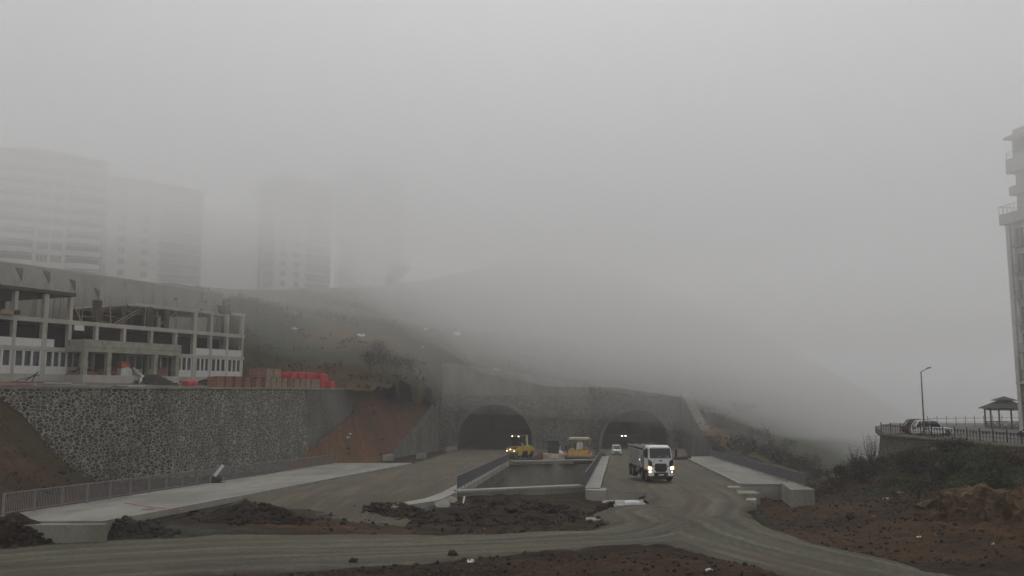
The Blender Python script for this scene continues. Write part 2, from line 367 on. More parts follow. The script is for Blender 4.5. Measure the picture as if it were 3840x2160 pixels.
def polyline(pl, x, y):
    """nearest (distance, along, half-width, signed offset) on [(x, y, w)...]"""
    best = (1e9, 0, 0, 0); s0 = 0
    for a, b in zip(pl, pl[1:]):
        dx, dy = b[0] - a[0], b[1] - a[1]; L = math.hypot(dx, dy)
        t = max(0, min(1, ((x - a[0]) * dx + (y - a[1]) * dy) / L / L))
        d = math.hypot(x - a[0] - dx * t, y - a[1] - dy * t)
        if d < best[0]:
            sgn = 1 if dx * (y - a[1]) - dy * (x - a[0]) > 0 else -1
            best = (d, s0 + t * L, lerp(a[2], b[2], t), d * sgn)
        s0 += L
    return best
def grid(xs, ys, hf, keep=None, zone=None):
    b = B(); nx = len(xs); cols = []
    for y in ys:
        for x in xs:
            b.v.append((x, y, hf(x, y)))
            if zone: cols.append(zone(x, y))
    for j in range(len(ys) - 1):
        for i in range(nx - 1):
            if keep is None or keep((xs[i] + xs[i + 1]) / 2, (ys[j] + ys[j + 1]) / 2):
                k = j * nx + i; b.f.append((k, k + 1, k + nx + 1, k + nx)); b.m.append(0)
    return b, cols
def skirt(b, drop, cols=None, where=None, back=0):
    """close the rim of an open sheet with a bank going down"""
    cnt = {}
    for f in b.f:
        for i in range(len(f)): e = (f[i], f[(i + 1) % len(f)]); k = tuple(sorted(e)); cnt[k] = None if k in cnt else e
    low = {}
    for e in [e for e in cnt.values() if e and (where is None or (where(b.v[e[0]]) and where(b.v[e[1]])))]:
        for v in e:
            if v not in low:
                low[v] = len(b.v); p = b.v[v]; b.v.append((p[0], p[1] + back, p[2] - drop))
                if cols: cols.append(cols[v])
        b.f.append((e[1], e[0], low[e[0]], low[e[1]])); b.m.append(0)
def set_zone(o, cols):
    a = o.data.color_attributes.new('zone', 'FLOAT_COLOR', 'POINT')
    a.data.foreach_set('color', [c for q in cols for c in (q[0], q[1], q[2], 1.)])
def frange(a, b, s):
    n = max(1, int(round((b - a) / s))); return [a + (b - a) * i / n for i in range(n + 1)]

# edges of the two bridges and the median opening (plan, x at a given y)
def xl_strip_out(y): return -29.3 + .0575 * (y - 50)
def xl_strip_in(y): return -22.0 + .104 * (y - 50)
def x_pit_l(y): return -4.26 + .067 * (y - 74.2)
def x_pit_r(y): return 6.06 + .123 * (y - 72)
def x_walk_r(y): return x_pit_r(y) + 1.25
def x_deck_l(y): return 20.6 + .130 * (y - 77.8)
def x_deck_r(y): return 24.5 + .127 * (y - 72)
PF_L, PF_R, PB_L, PB_R = (-4.5, 69.2), (6.2, 75.4), (-.1, 129.5), (13.1, 137.0)   # median opening corners

g = []
for y in (80, 110, 140, 170, 205):
    for x in (-20 + .06 * (y - 80), -9 + .06 * (y - 80)): g.append((x, y, road_z(y) - .4))
    for x in (10 + .125 * (y - 80), 19 + .125 * (y - 80)): g.append((x, y, road_z(y) - .4))
for x in (-60, -40, -20, 0, 20, 40):
    for y in (-30, 20): g.append((x, y, 11.5))
g += [(-35, 35, 11.5), (-20, 35, 11.5), (-5, 35, 11.7), (10, 34, 11.7), (30, 34, 11.2), (0, 40.5, 11.95), (9, 41, 12.1), (-8, 40.5, 11.75), (-25, 42, 11.8), (-40, 39, 11.8), (-29, 46.4, 12.55), (-22, 47.0, 12.5), (-25.5, 45.2, 12.3), (-18, 49, 12.1),
      (-38, 46, 11.6), (-22, 55, 11.9), (-14, 57, 11.85), (-10, 66, 11.8), (-16, 66, 11.8), (-12, 60, 11.6), (-7, 59, 11.1), (-2, 63, 11.2), (0, 68, 11.55), (4, 62, 11.05), (5, 71, 11.4),
      (8, 66, 10.7), (9, 60.5, 10.9), (9, 66, 10.5), (10.2, 69, 10.5), (-34, 52, 11.7), (-35, 62, 12.1), (-33, 75, 11.2), (-31, 92, 10.6), (-36, 85, 11.4), (-30, 108, 10.1), (-24, 125, 9.4),
      P(0, 1490, 78), P(65, 1533, 77.2), P(150, 1640, 78.8), P(240, 1745, 80.4), P(320, 1800, 81.6), P(400, 1810, 83), P(0, 1680, 70), P(0, 1800, 61), P(160, 1805, 69), (-60, 58, 18), (-60, 85, 20), (-52, 70, 18.5), (-52, 55, 15),
      (21.5, 70, 9.9), (24.2, 70.3, 10.75), (22, 71, 10.5), (26.5, 72, 10.6), (25.5, 77, 10.2), (17.5, 59.5, 10.6), (20, 64, 10.1), P(3100, 1865, 81), P(3000, 1900, 72), P(3080, 1852, 88), (33, 97, 7), (37, 110, 3), (39, 130, -1), (43, 150, -2), (34, 140, 1), (36, 125, 2), (50, 170, -3), (75, 150, -8), (60, 130, -4), (80, 200, -6),
      P(3200, 1795, 92), P(3265, 1755, 103), P(3400, 1702, 92), P(3600, 1690, 86), P(3840, 1685, 81), P(3500, 1850, 70), P(3840, 1800, 65), P(3840, 1900, 57), P(3600, 2000, 51), P(3840, 2060, 46.5), P(3300, 1950, 60), P(3650, 1870, 60.5), P(3620, 2045, 48),
      (60, 90, 14.3), (58, 60, 14.3), (70, 60, 14.6), (75, 100, 14.3), (47, 108, 9), (55, 128, 8), (33, 45, 11.3), (24, 48, 11.0), (60, 40, 13)]
_g = tps(g, .004)
RA = [(-75, 35.5, 6), (-26, 40.7, 5.6), (-12, 45.2, 5.4), (0, 48.4, 3.1), (6, 51, 3.2), (11.6, 57.5, 3.5), (14.4, 66, 3.7), (15.4, 80, 4.2)]
RB = [(10.5, 60, 4.6), (12.6, 52, 4.2), (14.3, 45.5, 4.1), (17, 40.6, 3.5), (21.5, 36, 3.2), (30, 30, 3), (44, 22, 3)]
_cl = {}
def road_prof(pl, s):
    key = id(pl)
    if key not in _cl:
        pts = []; acc = 0
        for a, b in zip(pl, pl[1:]):
            L = math.hypot(b[0] - a[0], b[1] - a[1])
            for k in range(4): pts.append((acc + L * k / 4, lerp(a[0], b[0], k / 4), lerp(a[1], b[1], k / 4)))
            acc += L
        pts.append((acc, pl[-1][0], pl[-1][1]))
        z = _g([p[1] for p in pts], [p[2] for p in pts])
        zz = [min(11.9, max(11.35, float(q))) if p[2] < 56 else (lerp(11.6, road_z(72), sstep(56, 72, p[2])) if p[2] < 72 else road_z(p[2])) for p, q in zip(pts, z)]
        _cl[key] = ([p[0] for p in pts], zz)
    return float(np.interp(s, *_cl[key]))
def road_at(x, y):
    """(edge distance inside > 0, along, offset, z) of the gravel road"""
    best = None
    for k, pl in enumerate((RA, RB)):
        d, s, w, off = polyline(pl, x, y)
        w += .55 * mn.noise((x * .35, y * .35, 3)) + .2 * mn.noise((x * 1.1, y * 1.1, 5))
        e = w - d; z = road_prof(pl, s)
        if best is None: best = [e, s, off, z, e]
        else:
            t = sstep(-1.5, 1.5, e - best[0])
            best[3] = lerp(best[3], z, t)
            if e > best[0]: best[:3] = [e, s + 31, off]
    return best
PIT = [(-30, 71), PF_L, PF_R, (24.8, 80.5), (31, 150), PB_R, PB_L, (-30, 124)]
PITI = [(-20, 74), (-4.2, 69.8), (6.2, 75.9), (23, 81), (29, 134), (13, 136.6), (0, 129), (-18, 118)]
_gc = {}
def ground_z(x, y, nz=True):
    k = (round(x, 2), round(y, 2), nz)
    if k in _gc: return _gc[k]
    h = float(_g([x], [y])[0])
    on = 0
    if 60 < y < 215 and xl_strip_out(y) - .3 < x < x_deck_r(y) + .3 and not (y < 71 and x > -6): on = 1
    if on:
        h = min(h, road_z(y) - .35)
    elif nz:
        a = sstep(20, 34, y)
        rough = .35 + .55 * sstep(22, 36, x) + .3 * sstep(-30, -36, x)
        h += a * (rough * .55 * fbm(x, y, 0, 5, .3) + .34 * fbm(x, y, 9, 4, 1.1))
    e, s, off, zr, _ = road_at(x, y) if (-70 < x < 46 and y < 84) else (-9, 0, 0, 0, 0)
    if e > -1.6: h = lerp(h, min(h, zr - .1) if e > .3 else zr - .1, sstep(-1.6, .2, e))
    if y < 62 and xl_strip_out(y) < x < xl_strip_in(y) + .2 and y > 47: h = min(h, road_z(y) - .5)
    _gc[k] = h; return h
def blobz(x, y, cx, cy, rx, ry, soft=.5):
    d = math.hypot((x - cx) / rx, (y - cy) / ry) + .45 * mn.noise((x * .25, y * .25, 2)) + .25 * mn.noise((x * .9, y * .9, 4))
    return 1 - sstep(1 - soft, 1 + soft * .4, d)
def ground_zone(x, y):
    gr = max(blobz(x, y, -26, 47, 16, 6), blobz(x, y, -22, 39, 13, 6), blobz(x, y, 16, 68, 5, 10) * .9, .5 * blobz(x, y, -14, 59, 12, 5))
    ru = max(.8 * blobz(x, y, -11, 53.5, 7, 2.2), .85 * blobz(x, y, 30, 53, 6.5, 8), .75 * blobz(x, y, 37, 72, 6, 8), .6 * blobz(x, y, 20, 52, 8, 7), .45 * blobz(x, y, 6, 40, 8, 2.5), .5 * blobz(x, y, -33, 60, 4, 9), .5 * blobz(x, y, -44, 72, 8, 12), .75 * blobz(x, y, 42, 150, 14, 50), .5 * blobz(x, y, 24, 70, 6, 6))
    gn = max(.9 * blobz(x, y, 39, 70, 6, 5), .8 * blobz(x, y, 33.5, 77, 3.5, 4), .6 * blobz(x, y, 44.5, 88, 4, 10), .35 * blobz(x, y, -40, 74, 6, 3))
    return (gr, ru * (1 - gn), gn)
xs = frange(-90, -50, 4)[:-1] + frange(-50, 50, .55) + frange(50, 96, 3)[1:]
ys = frange(-40, 34, 5)[:-1] + frange(34, 76, .45)[:-1] + frange(76, 112, .8)[:-1] + frange(112, 215, 2.2)
b, cols = grid(xs, ys, ground_z, lambda x, y: not inside(PITI, x, y), ground_zone)
o = obj('ground', b, M['ground'], smooth=True, kind='structure'); set_zone(o, cols)
b = B(); b.span(-700, 700, -300, 900, -62, -60); obj('valley_floor', b, M['hill'], kind='structure')

# gravel haul road, laid over the earth
xs2 = frange(-60, 40, .34); ys2 = frange(27, 80, .32)
b = B(); idx = {}; b.uv = []; zc_ = []
ra = {(i, j): road_at(x, y) for j, y in enumerate(ys2) for i, x in enumerate(xs2)}
TRK = [(-2.6, .30, .7), (-1.5, .26, .8), (-.35, .32, .55), (.75, .26, .9), (1.75, .28, .75), (2.9, .34, .6)], [(-2.0, .35, .8), (-.9, .3, .6), (.25, .3, .8), (1.3, .35, .6), (2.3, .3, .7)]
def tracks(s, off, k):
    """wheel tracks wandering along the road: k 0 pale dry, k 1 dark wet"""
    v = 0
    for n_, (c_, w_, a_) in enumerate(TRK[k]):
        d_ = off - c_ - 1.1 * mn.noise((s * .045, n_ * 3.1, k * 9)) - .25 * mn.noise((s * .2, n_ * 3.1, k * 9))
        v = max(v, a_ * math.exp(-(d_ / w_) ** 2) * (.55 + .7 * mn.noise((s * .09, n_ * 5.7, 4 + k))))
    return min(1, max(0, v))
def gv(i, j):
    if (i, j) not in idx:
        e, s, off, z, _ = ra[i, j]; idx[i, j] = len(b.v); x, y = xs2[i], ys2[j]
        rut = -.05 * math.exp(-((abs(off) - 1.0) / .45) ** 2)
        b.v.append((x, y, z + .02 + rut + .05 * fbm(x, y, 3, 3, .8) - .22 * (1 - sstep(-.4, .5, e)))); b.uv.append((s, off)); zc_.append((min(1, max(0, .5 + e * .42 - .35 * sstep(-8, -22, x))), tracks(s, off, 0), tracks(s, off, 1)))
    return idx[i, j]
for j in range(len(ys2) - 1):
    for i in range(len(xs2) - 1):
        if max(ra[i, j][0], ra[i + 1, j][0], ra[i, j + 1][0], ra[i + 1, j + 1][0]) > -.1:
            b.f.append((gv(i, j), gv(i + 1, j), gv(i + 1, j + 1), gv(i, j + 1))); b.m.append(0)
set_zone(obj('gravel_road', b, M['gravel'], smooth=True, kind='structure'), zc_)

# the two carriageways, worked earth over the decks
def carriage(name, xa, xb, y0, y1, n, zf, m):
    b = B(); b.uv = []; Y = frange(y0, y1, 1.1)
    for y in Y:
        for k in range(n + 1):
            t = k / n; x = lerp(xa(y), xb(y), t)
            b.v.append((x, y, zf(x, y) + .06 * fbm(x, y, 11, 4, .5))); b.uv.append((y, x))
    for j in range(len(Y) - 1):
        for k in range(n):
            q = j * (n + 1) + k; b.f.append((q, q + 1, q + n + 2, q + n + 1)); b.m.append(0)
    return obj(name, b, m, smooth=True, kind='structure')
def zl(x, y):
    z = min(road_z(y), 11.95)
    t = sstep(57, 65, y + 3.0 * mn.noise((x * .15, y * .15, 8)))
    return z if t >= 1 else lerp(ground_z(x, y) - .12, z, t)
def zr_(x, y): return road_z(y) - 1.3 * (1 - sstep(75, 78.5, y)) * sstep(15.8, 17.8, x) - .25 * (1 - sstep(64, 73, y + 1.5 * mn.noise((x * .3, y * .3, 8))))
carriage('left_carriageway', lambda y: xl_strip_in(y) - (.0 if y < 125 else (y - 125) * .09), lambda y: x_pit_l(y) - .05 - (1.5 * sstep(70, 60, y)) - (0 if y < 129.5 else -(y - 129.5) * .1), 52, 207, 30, zl, M['road'])
carriage('right_carriageway', lambda y: x_walk_r(y) + .03 + (0 if y < 150 else -(y - 150) * .06), lambda y: x_deck_l(y) - .03 + (0 if y < 138 else (y - 138) * .06), 71, 215, 24, zr_, M['road'])
b = B(); b.prism([(PB_L[0] - .5, 130.2), (PB_R[0] + .6, 137.6), (20, 212), (5, 206)], lambda x, y: road_z(y) - .5, lambda x, y: road_z(y) - .02); obj('median_ground', b, M['gravel'], kind='structure')
# ---------------------------------------------------------------- construction yard, stone walls
def wall_along(name, pts, zbot, batter, thick, m, label, cat, coping=None, group=None, top_step=0):
    """pts (x, y, ztop); right-hand side is the face"""
    pts = [Vector(p) for p in pts]; rs = []
    fine = []
    for a, b_ in zip(pts, pts[1:]):
        n = max(1, int((b_ - a).length / 4))
        fine += [a.lerp(b_, i / n) for i in range(n)]
    fine.append(pts[-1]); cps = []
    for i, p in enumerate(fine):
        a = fine[max(0, i - 1)]; c = fine[min(len(fine) - 1, i + 1)]
        d = Vector((c.x - a.x, c.y - a.y, 0)).normalized(); nr = Vector((d.y, -d.x, 0))
        zb = zbot(p.x, p.y) if callable(zbot) else zbot
        k = batter * (p.z - zb); fb = p + nr * k; bt = p - nr * thick
        rs.append([(fb.x, fb.y, zb), (p.x, p.y, p.z), (bt.x, bt.y, p.z), (bt.x, bt.y, zb)])
        f1 = p + nr * .12
        cps.append([(f1.x, f1.y, p.z + .004), (f1.x, f1.y, p.z + .22), (bt.x, bt.y, p.z + .22), (bt.x, bt.y, p.z + .004)])
    b = B(); b.rings(rs)
    o = obj(name, b, m); tag(o, label, cat, group)
    if coping: b = B(); b.rings(cps); obj('coping', b, coping, o)
    return o
WT = [(-56, 72, 20.0), tuple(P(60, 1458, 77.5)), tuple(P(640, 1458, 88)), tuple(P(1145, 1459, 118))]
wall_along('stone_retaining_wall', WT, 9.0, .10, 1.2, M['stone'], 'tall grey stone retaining wall with thick pale mortar joints below the building site', 'wall', M['conc_wet'])
wall_o = [o for o in bpy.data.objects if o.name == 'stone_retaining_wall'][0]
q = random.Random(12)
for k in range(26):
    s_ = q.choice(((1, 2), (2, 3), (2, 3))); u_ = q.uniform(.04, .96); a_, c_ = Vector(WT[s_[0]]), Vector(WT[s_[1]]); p = a_.lerp(c_, u_); d = (c_ - a_); d.z = 0; d.normalize(); nr = Vector((d.y, -d.x, 0))
    dz = q.choice((1.6, 3.2, 4.8, 6.4)) + q.uniform(-.3, .3); f_ = p + nr * (.10 * dz + .005); f_.z = p.z - dz
    b = B(); b.box(tuple(f_), (.26, .06, .16), math.atan2(d.y, d.x)); obj('weep_hole', b, M['black'], wall_o)
GT = [tuple(P(1147, 1461, 118.2)), tuple(P(1250, 1461, 130)), tuple(P(1345, 1462, 142))]
wall_along('stone_retaining_wall', GT, 9.0, .08, 1.2, M['stone_grey'], 'darker weathered stone wall stretch running into the red earth slope', 'wall', M['conc_wet'])
# facade frame of the building under construction: t along it, v behind it
FA = Vector((-59.0, 98.0, 0)); FD = Vector((.4207, .9068, 0)); FN = Vector((.907, -.4207, 0))
def fac(t, v=0, z=0): q = FA + FD * t - FN * v; return Vector((q.x, q.y, ZC + z))
rw = [fac(t, 18.5, 17.6) for t in (-42, -20, 0, 20, 40, 54)]
RWL = [(p.x, p.y, p.z) for p in rw]
wall_along('shored_wall', RWL, 18, .02, 1.0, M['shot'], 'high sprayed concrete retaining wall behind the unfinished building', 'wall', M['conc'])
yard = [(-58, 71), (WT[1][0] - .5, WT[1][1] + .7), (WT[2][0] - .6, WT[2][1] + .4), (WT[3][0] - .8, WT[3][1] + .3), (GT[2][0] - .8, GT[2][1] + .3), (-25, 136), (-26.3, 145), (-30, 152), (-46, 156), (rw[5].x, rw[5].y), (rw[0].x, rw[0].y), (-90, 60)]
def yard_z(x, y): return 20.05 + .9 * sstep(2, 22, polyline([(p[0], p[1], 0) for p in WT + GT[1:]], x, y)[0]) + .12 * fbm(x, y, 2, 4, .5)
b, _ = grid(frange(-95, -22, 1.0), frange(58, 158, 1.0), yard_z, lambda x, y: inside(yard, x, y))
for (x, y, z) in WT + GT[1:]: pass
skirt(b, 6)
obj('yard_ground', b, M['yard'], smooth=True, kind='structure')
# rust coloured cut earth between the yard and the tunnel wing wall
e = [P(1040, 1760, 105), P(1150, 1700, 112.5), P(1250, 1610, 119.5), P(1340, 1545, 125.5), P(1345, 1462, 130), P(1450, 1422, 145), P(1550, 1440, 168), P(1600, 1500, 190), P(1560, 1590, 172), P(1500, 1650, 158), P(1400, 1742, 140), P(1250, 1752, 116), P(1120, 1775, 108), P(1350, 1610, 132), P(1430, 1560, 147), P(1300, 1690, 121), P(1420, 1680, 142), P(1480, 1500, 155)]
_e = tps(e, .002)
rows = [((1020, 1790, 103), (1400, 1775, 136)), ((1140, 1708, 115), (1436, 1722, 146)), ((1240, 1618, 126), (1500, 1655, 161)), ((1325, 1556, 137), (1562, 1592, 178)), ((1332, 1480, 141), (1618, 1520, 195)), ((1345, 1446, 144), (1625, 1478, 203)), ((1420, 1424, 152), (1600, 1452, 207)), ((1440, 1434, 172), (1612, 1450, 226)), ((1450, 1475, 188), (1640, 1485, 238))]
rp = [(P(*a), P(*c)) for a, c in rows]; b = B(); NU, NV = 26, 8
for k in range(len(rp) - 1):
    for i in range(NV if k < len(rp) - 2 else NV + 1):
        v = i / NV; L, Rr = rp[k][0].lerp(rp[k + 1][0], v), rp[k][1].lerp(rp[k + 1][1], v)
        for u in range(NU + 1):
            p = L.lerp(Rr, u / NU); w = math.sin(math.pi * u / NU)
            b.v.append((p.x, p.y, p.z + w * (.9 * fbm(p.x, p.y, 4, 5, .12) + .6 * fbm(p.x, p.y, 6, 4, .6))))
nr = len(b.v) // (NU + 1)
for r in range(nr - 1):
    for u in range(NU): q = r * (NU + 1) + u; b.f.append((q, q + 1, q + NU + 2, q + NU + 1)); b.m.append(0)
obj('earth_slope', b, M['red'], smooth=True, kind='structure')
def slope_z(x, y):
    return min(((p[0] - x) ** 2 + (p[1] - y) ** 2, p[2]) for p in SV)[1]
SV = list(b.v)

# ---------------------------------------------------------------- hillside
h = [P(930, 1425, 149), P(930, 1300, 168), P(940, 1180, 198), P(930, 1090, 242), P(1100, 1430, 145), P(1100, 1300, 172), P(1100, 1180, 205), P(1100, 1085, 245), P(1250, 1456, 137), P(1310, 1458, 137), P(1290, 1430, 144), P(1370, 1440, 143), P(1250, 1360, 152), P(1250, 1240, 188), P(1250, 1085, 246),
     P(1400, 1410, 150), P(1400, 1320, 172), P(1400, 1200, 212), P(1420, 1080, 258), P(1550, 1444, 169), P(1560, 1400, 181), P(1605, 1455, 187), P(1622, 1450, 201), P(1620, 1400, 208), P(1480, 1430, 153), P(1570, 1340, 195), P(1570, 1200, 225), P(1570, 1070, 270), P(1640, 1350, 211), P(1850, 1385, 213), P(2080, 1426, 214), P(2350, 1470, 221), P(2560, 1500, 221),
     P(1850, 1250, 236), P(1850, 1080, 275), P(1900, 980, 320), P(2080, 1300, 240), P(2080, 1130, 275), P(2200, 1000, 330), P(2350, 1350, 245), P(2350, 1200, 280), P(2560, 1380, 250), P(2560, 1260, 285), P(2600, 1150, 340),
     P(2600, 1560, 212), P(2650, 1630, 195), P(2750, 1690, 176), P(2900, 1740, 157), P(3050, 1830, 136), P(2750, 1520, 222), P(2900, 1590, 208), P(3050, 1700, 185), P(3150, 1800, 165), P(2800, 1400, 262), P(3000, 1500, 248), P(3200, 1650, 225), P(3300, 1800, 195), P(3000, 1330, 320), P(3400, 1560, 300),
     (rw[1].x - 1, rw[1].y + 1, 37.4), (rw[3].x - 1, rw[3].y + 1, 37.4), (rw[5].x - 1, rw[5].y + 1, 37.2), (rw[5].x - 12, rw[5].y + 25, 38.5), P(300, 1090, 205), P(700, 1075, 222), (-92, 112, 37), (-84, 135, 37.5), (-78, 158, 38.5), (-105, 150, 38), (-68, 172, 38.5), (-84, 190, 40.5), (-58, 182, 40), (-110, 190, 43), (-150, 150, 42), (-120, 260, 47), (-90, 320, 46), (-40, 340, 52), (30, 380, 56), (100, 380, 25), (150, 330, 0), (-200, 330, 44), (130, 230, -12), (100, 170, -14)]
_h = tps(h, .003)
hpoly = [(rw[i].x - .6, rw[i].y + .3) for i in range(6)] + [(P(930, 1435, 147).x, 147), (P(1230, 1432, 137).x, 137), (P(1345, 1440, 135).x, 135), (P(1440, 1420, 145).x, 145), (P(1550, 1430, 165).x, 165), (P(1612, 1440, 186).x, 186), (P(1640, 1440, 203).x, 203), (-18, 211.6), (18, 213), (43, 219), (44.2, 190), (46, 160), (46.5, 132), (62, 118), (125, 112), (260, 200), (260, 470), (-260, 470), (-260, 60)]
_hc = {}
def hill_z(x, y):
    k = (round(x, 2), round(y, 2))
    if k not in _hc: _hc[k] = float(_h([x], [y])[0]) + 1.1 * fbm(x, y, 1, 5, .06) + .35 * fbm(x, y, 5, 4, .35)
    return _hc[k]
def hill_zone(x, y): return (0, max(.85 * blobz(x, y, 45.5, 178, 4, 32), .35 * blobz(x, y, -30, 185, 14, 9), .3 * blobz(x, y, 5, 225, 25, 8)), 0)
hxs = frange(-260, -100, 10)[:-1] + frange(-100, 80, 1.8)[:-1] + frange(80, 260, 10)
hys = frange(60, 130, 4)[:-1] + frange(130, 260, 1.8)[:-1] + frange(260, 470, 8)
b, cols = grid(hxs, hys, hill_z, lambda x, y: inside(hpoly, x, y), hill_zone)
skirt(b, 7, cols, lambda p: p[0] < -40, 4); skirt(b, 2.2, cols, lambda p: -40 <= p[0] < -29.5 and p[1] < 204, 4); skirt(b, 3.5, cols, lambda p: -24 < p[0] < -16 and 150 < p[1] < 210, 6)
o = obj('hillside', b, M['hill'], smooth=True, kind='structure'); set_zone(o, cols)

# ---------------------------------------------------------------- tunnel portals
def portal(cx, y0, r, zb, zc, xa, xb, top, head, depth, label, tlabel, dip=0.0):
    t = thing('tunnel_portal', label, 'tunnel portal', (0, 0, 0), 0, 'tunnel portals')
    b = B(); X = sorted(set(frange(xa, xb, .5) + [cx - r, cx + r])); lo = lambda x: zb - 3 if abs(x - cx) >= r else zc + math.sqrt(max(0, r * r - (x - cx) ** 2))
    n = len(X)
    for x in X:
        l = lo(x); tz = top(x)
        b.v += [(x, y0, l), (x, y0, tz), (x, y0 + 1.4, tz), (x, y0 + 1.4, l)]
    for i in range(n - 1):
        q = 4 * i
        if min(X[i], X[i + 1]) < cx - r + .01 and max(X[i], X[i + 1]) > cx - r + .01: pass
        for a, c in ((0, 1), (1, 2), (2, 3), (3, 0)): b.f.append((q + a, q + a + 4, q + c + 4, q + c)); b.m.append(0)
    obj('facing', b, M['stone_port'], t)
    def arch(rr, y):
        a = [(cx - rr, y, zb - 1)] + [(cx - rr * math.cos(math.pi * i / 32), y, zc + rr * math.sin(math.pi * i / 32)) for i in range(33)] + [(cx + rr, y, zb - 1)]
        return a
    b = B(); A0, A1, A2, A3 = arch(r, y0 - 1.6), arch(r + .85, y0 - 1.6), arch(r + .85, y0 + .02), arch(r, y0 + .02); n = len(A0)
    for S in (A0, A1, A2, A3): b.v += S
    for i in range(n - 1):
        for k in range(4):
            q = (k + 1) % 4; b.f.append((k * n + i, k * n + i + 1, q * n + i + 1, q * n + i)); b.m.append(0)
    obj('arch_ring', b, M['ring'], t, smooth=False)
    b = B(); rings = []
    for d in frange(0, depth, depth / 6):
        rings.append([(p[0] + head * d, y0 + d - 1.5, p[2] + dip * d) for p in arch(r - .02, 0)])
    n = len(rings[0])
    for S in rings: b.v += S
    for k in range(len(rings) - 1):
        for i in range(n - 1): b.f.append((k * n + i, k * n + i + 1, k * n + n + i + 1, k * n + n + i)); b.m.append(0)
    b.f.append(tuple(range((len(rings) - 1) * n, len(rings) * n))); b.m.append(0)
    for k in range(0, len(rings) - 1): b.add([(rings[k][0][0], rings[k][0][1], rings[k][0][2] + .9), (rings[k][-1][0], rings[k][-1][1], rings[k][-1][2] + .9), (rings[k + 1][-1][0], rings[k + 1][-1][1], rings[k + 1][-1][2] + .9), (rings[k + 1][0][0], rings[k + 1][0][1], rings[k + 1][0][2] + .9)], [(0, 1, 2, 3)])  # floor shares the dark lining colour in place of tunnel shade
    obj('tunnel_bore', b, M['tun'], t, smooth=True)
    return t
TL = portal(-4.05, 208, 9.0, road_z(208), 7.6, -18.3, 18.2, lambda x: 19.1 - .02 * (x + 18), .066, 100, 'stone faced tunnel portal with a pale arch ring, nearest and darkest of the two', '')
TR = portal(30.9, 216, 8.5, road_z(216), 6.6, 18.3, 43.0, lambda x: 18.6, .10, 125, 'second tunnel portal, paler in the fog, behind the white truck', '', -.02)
def ledge(name, pts, y, dpt, zb, m, label, cat):
    b = B(); X = [p[0] for p in pts]
    b.rings([[(p[0], y, zb), (p[0], y, p[1]), (p[0], y + dpt, p[1]), (p[0], y + dpt, zb)] for p in pts]); return tag(obj(name, b, m), label, cat)
ledge('upper_wall', [(-20.3, 27.1), (-12, 26.3), (0, 24.6), (10.5, 22.6), (19, 21.4)], 211.2, 2, 14, M['shot'], 'smooth grey concrete wall set back above the nearer tunnel arch', 'wall')
ledge('upper_wall', [(19.1, 22.0), (30, 21.0), (44, 19.6)], 219.2, 2, 12, M['shot'], 'faint concrete wall above the farther tunnel arch', 'wall')
# splayed wing walls beside the tunnels
pts = [P(1387, 1741, 139.5), P(1455, 1690, 152), P(1530, 1612, 172), P(1600, 1535, 192), P(1642, 1490, 207.8)]
wall_along('wing_wall', [tuple(p) for p in pts], lambda x, y: road_z(y) - 1, .04, 1.3, M['stone_port'], 'sloping stone wing wall climbing from the road to the nearer tunnel', 'wall', M['conc'])
b = B(); b.rings([[(42.6, 216, 4), (42.6, 216, 19.8), (44.6, 216, 19.8), (44.6, 216, 4)], [(43.6, 206, 4), (43.6, 206, 13.5), (45.8, 206, 13.5), (45.8, 206, 4)], [(44.6, 193, 4), (44.6, 193, 7.5), (47.6, 193, 7.5), (47.6, 193, 4)]])
tag(obj('wing_wall', b, M['ring']), 'pale concrete buttress sloping down right of the farther tunnel', 'wall')
b = B(); b.rings([[(17.4, 207.5, 3), (17.4, 207.5, 19), (18.9, 207.5, 19), (18.9, 207.5, 3)], [(18.0, 217, 3), (18.0, 217, 19.5), (18.9, 217, 19.5), (18.9, 217, 3)]])
tag(obj('pier_wall', b, M['stone_port']), 'stone return wall joining the two tunnel portals', 'wall')

# ---------------------------------------------------------------- bridges round the median opening
t = thing('concrete_bridge', 'concrete bridge deck carrying the left carriageway beside the opening', 'bridge', (0, 0, 0), 0, 'bridge decks')
def along(xf, y0, y1, o0, o1, z0, z1, step=6, both=None):
    b = B(); rs = []
    for y in frange(y0, y1, step):
        x = xf(y); rs.append([(x + o0, y, z0(y)), (x + o1, y, z0(y)), (x + o1, y, z1(y)), (x + o0, y, z1(y))])
    return b.rings(rs)
R0 = road_z
obj('deck_edge', along(x_pit_l, 69.6, 129.6, -1.0, .12, lambda y: R0(y) - .5, lambda y: R0(y) + .10), M['conc'], t)
b = along(x_pit_l, 70, 129.4, -1.6, -.12, lambda y: R0(y) - 1.75, lambda y: R0(y) - .504)
for y in frange(70.5, 129, 1.45): b.box((x_pit_l(y) - .07, y, R0(y) - 1.12), (.12, .22, 1.2))
obj('fascia_beam', b, M['pitwall'], t)
obj('deck_slab', along(x_pit_l, 69.8, 129.4, -17, -1.02, lambda y: R0(y) - 1.4, lambda y: R0(y) - .45), M['conc_wet'], t)
obj('bearing_beam', along(x_pit_l, 76, 128, -3.4, -2.2, lambda y: R0(y) - 3.4, lambda y: R0(y) - 2.7), M['pitwall'], t)
for y in (82, 97, 112): b = B(); b.span(x_pit_l(y) - 3.2, x_pit_l(y) - 2.4, y - .5, y + .5, R0(y) - 11, R0(y) - 3.4); obj('pier', b, M['conc_wet'], t)
b = along(x_pit_l, 72, 129, -6.0, -5.4, lambda y: R0(y) - 10, lambda y: R0(y) - 1.4); obj('abutment', b, M['conc_wet'], t)
t = thing('concrete_bridge', 'concrete bridge deck with a pale edge walkway under the white truck', 'bridge', (0, 0, 0), 0, 'bridge decks')
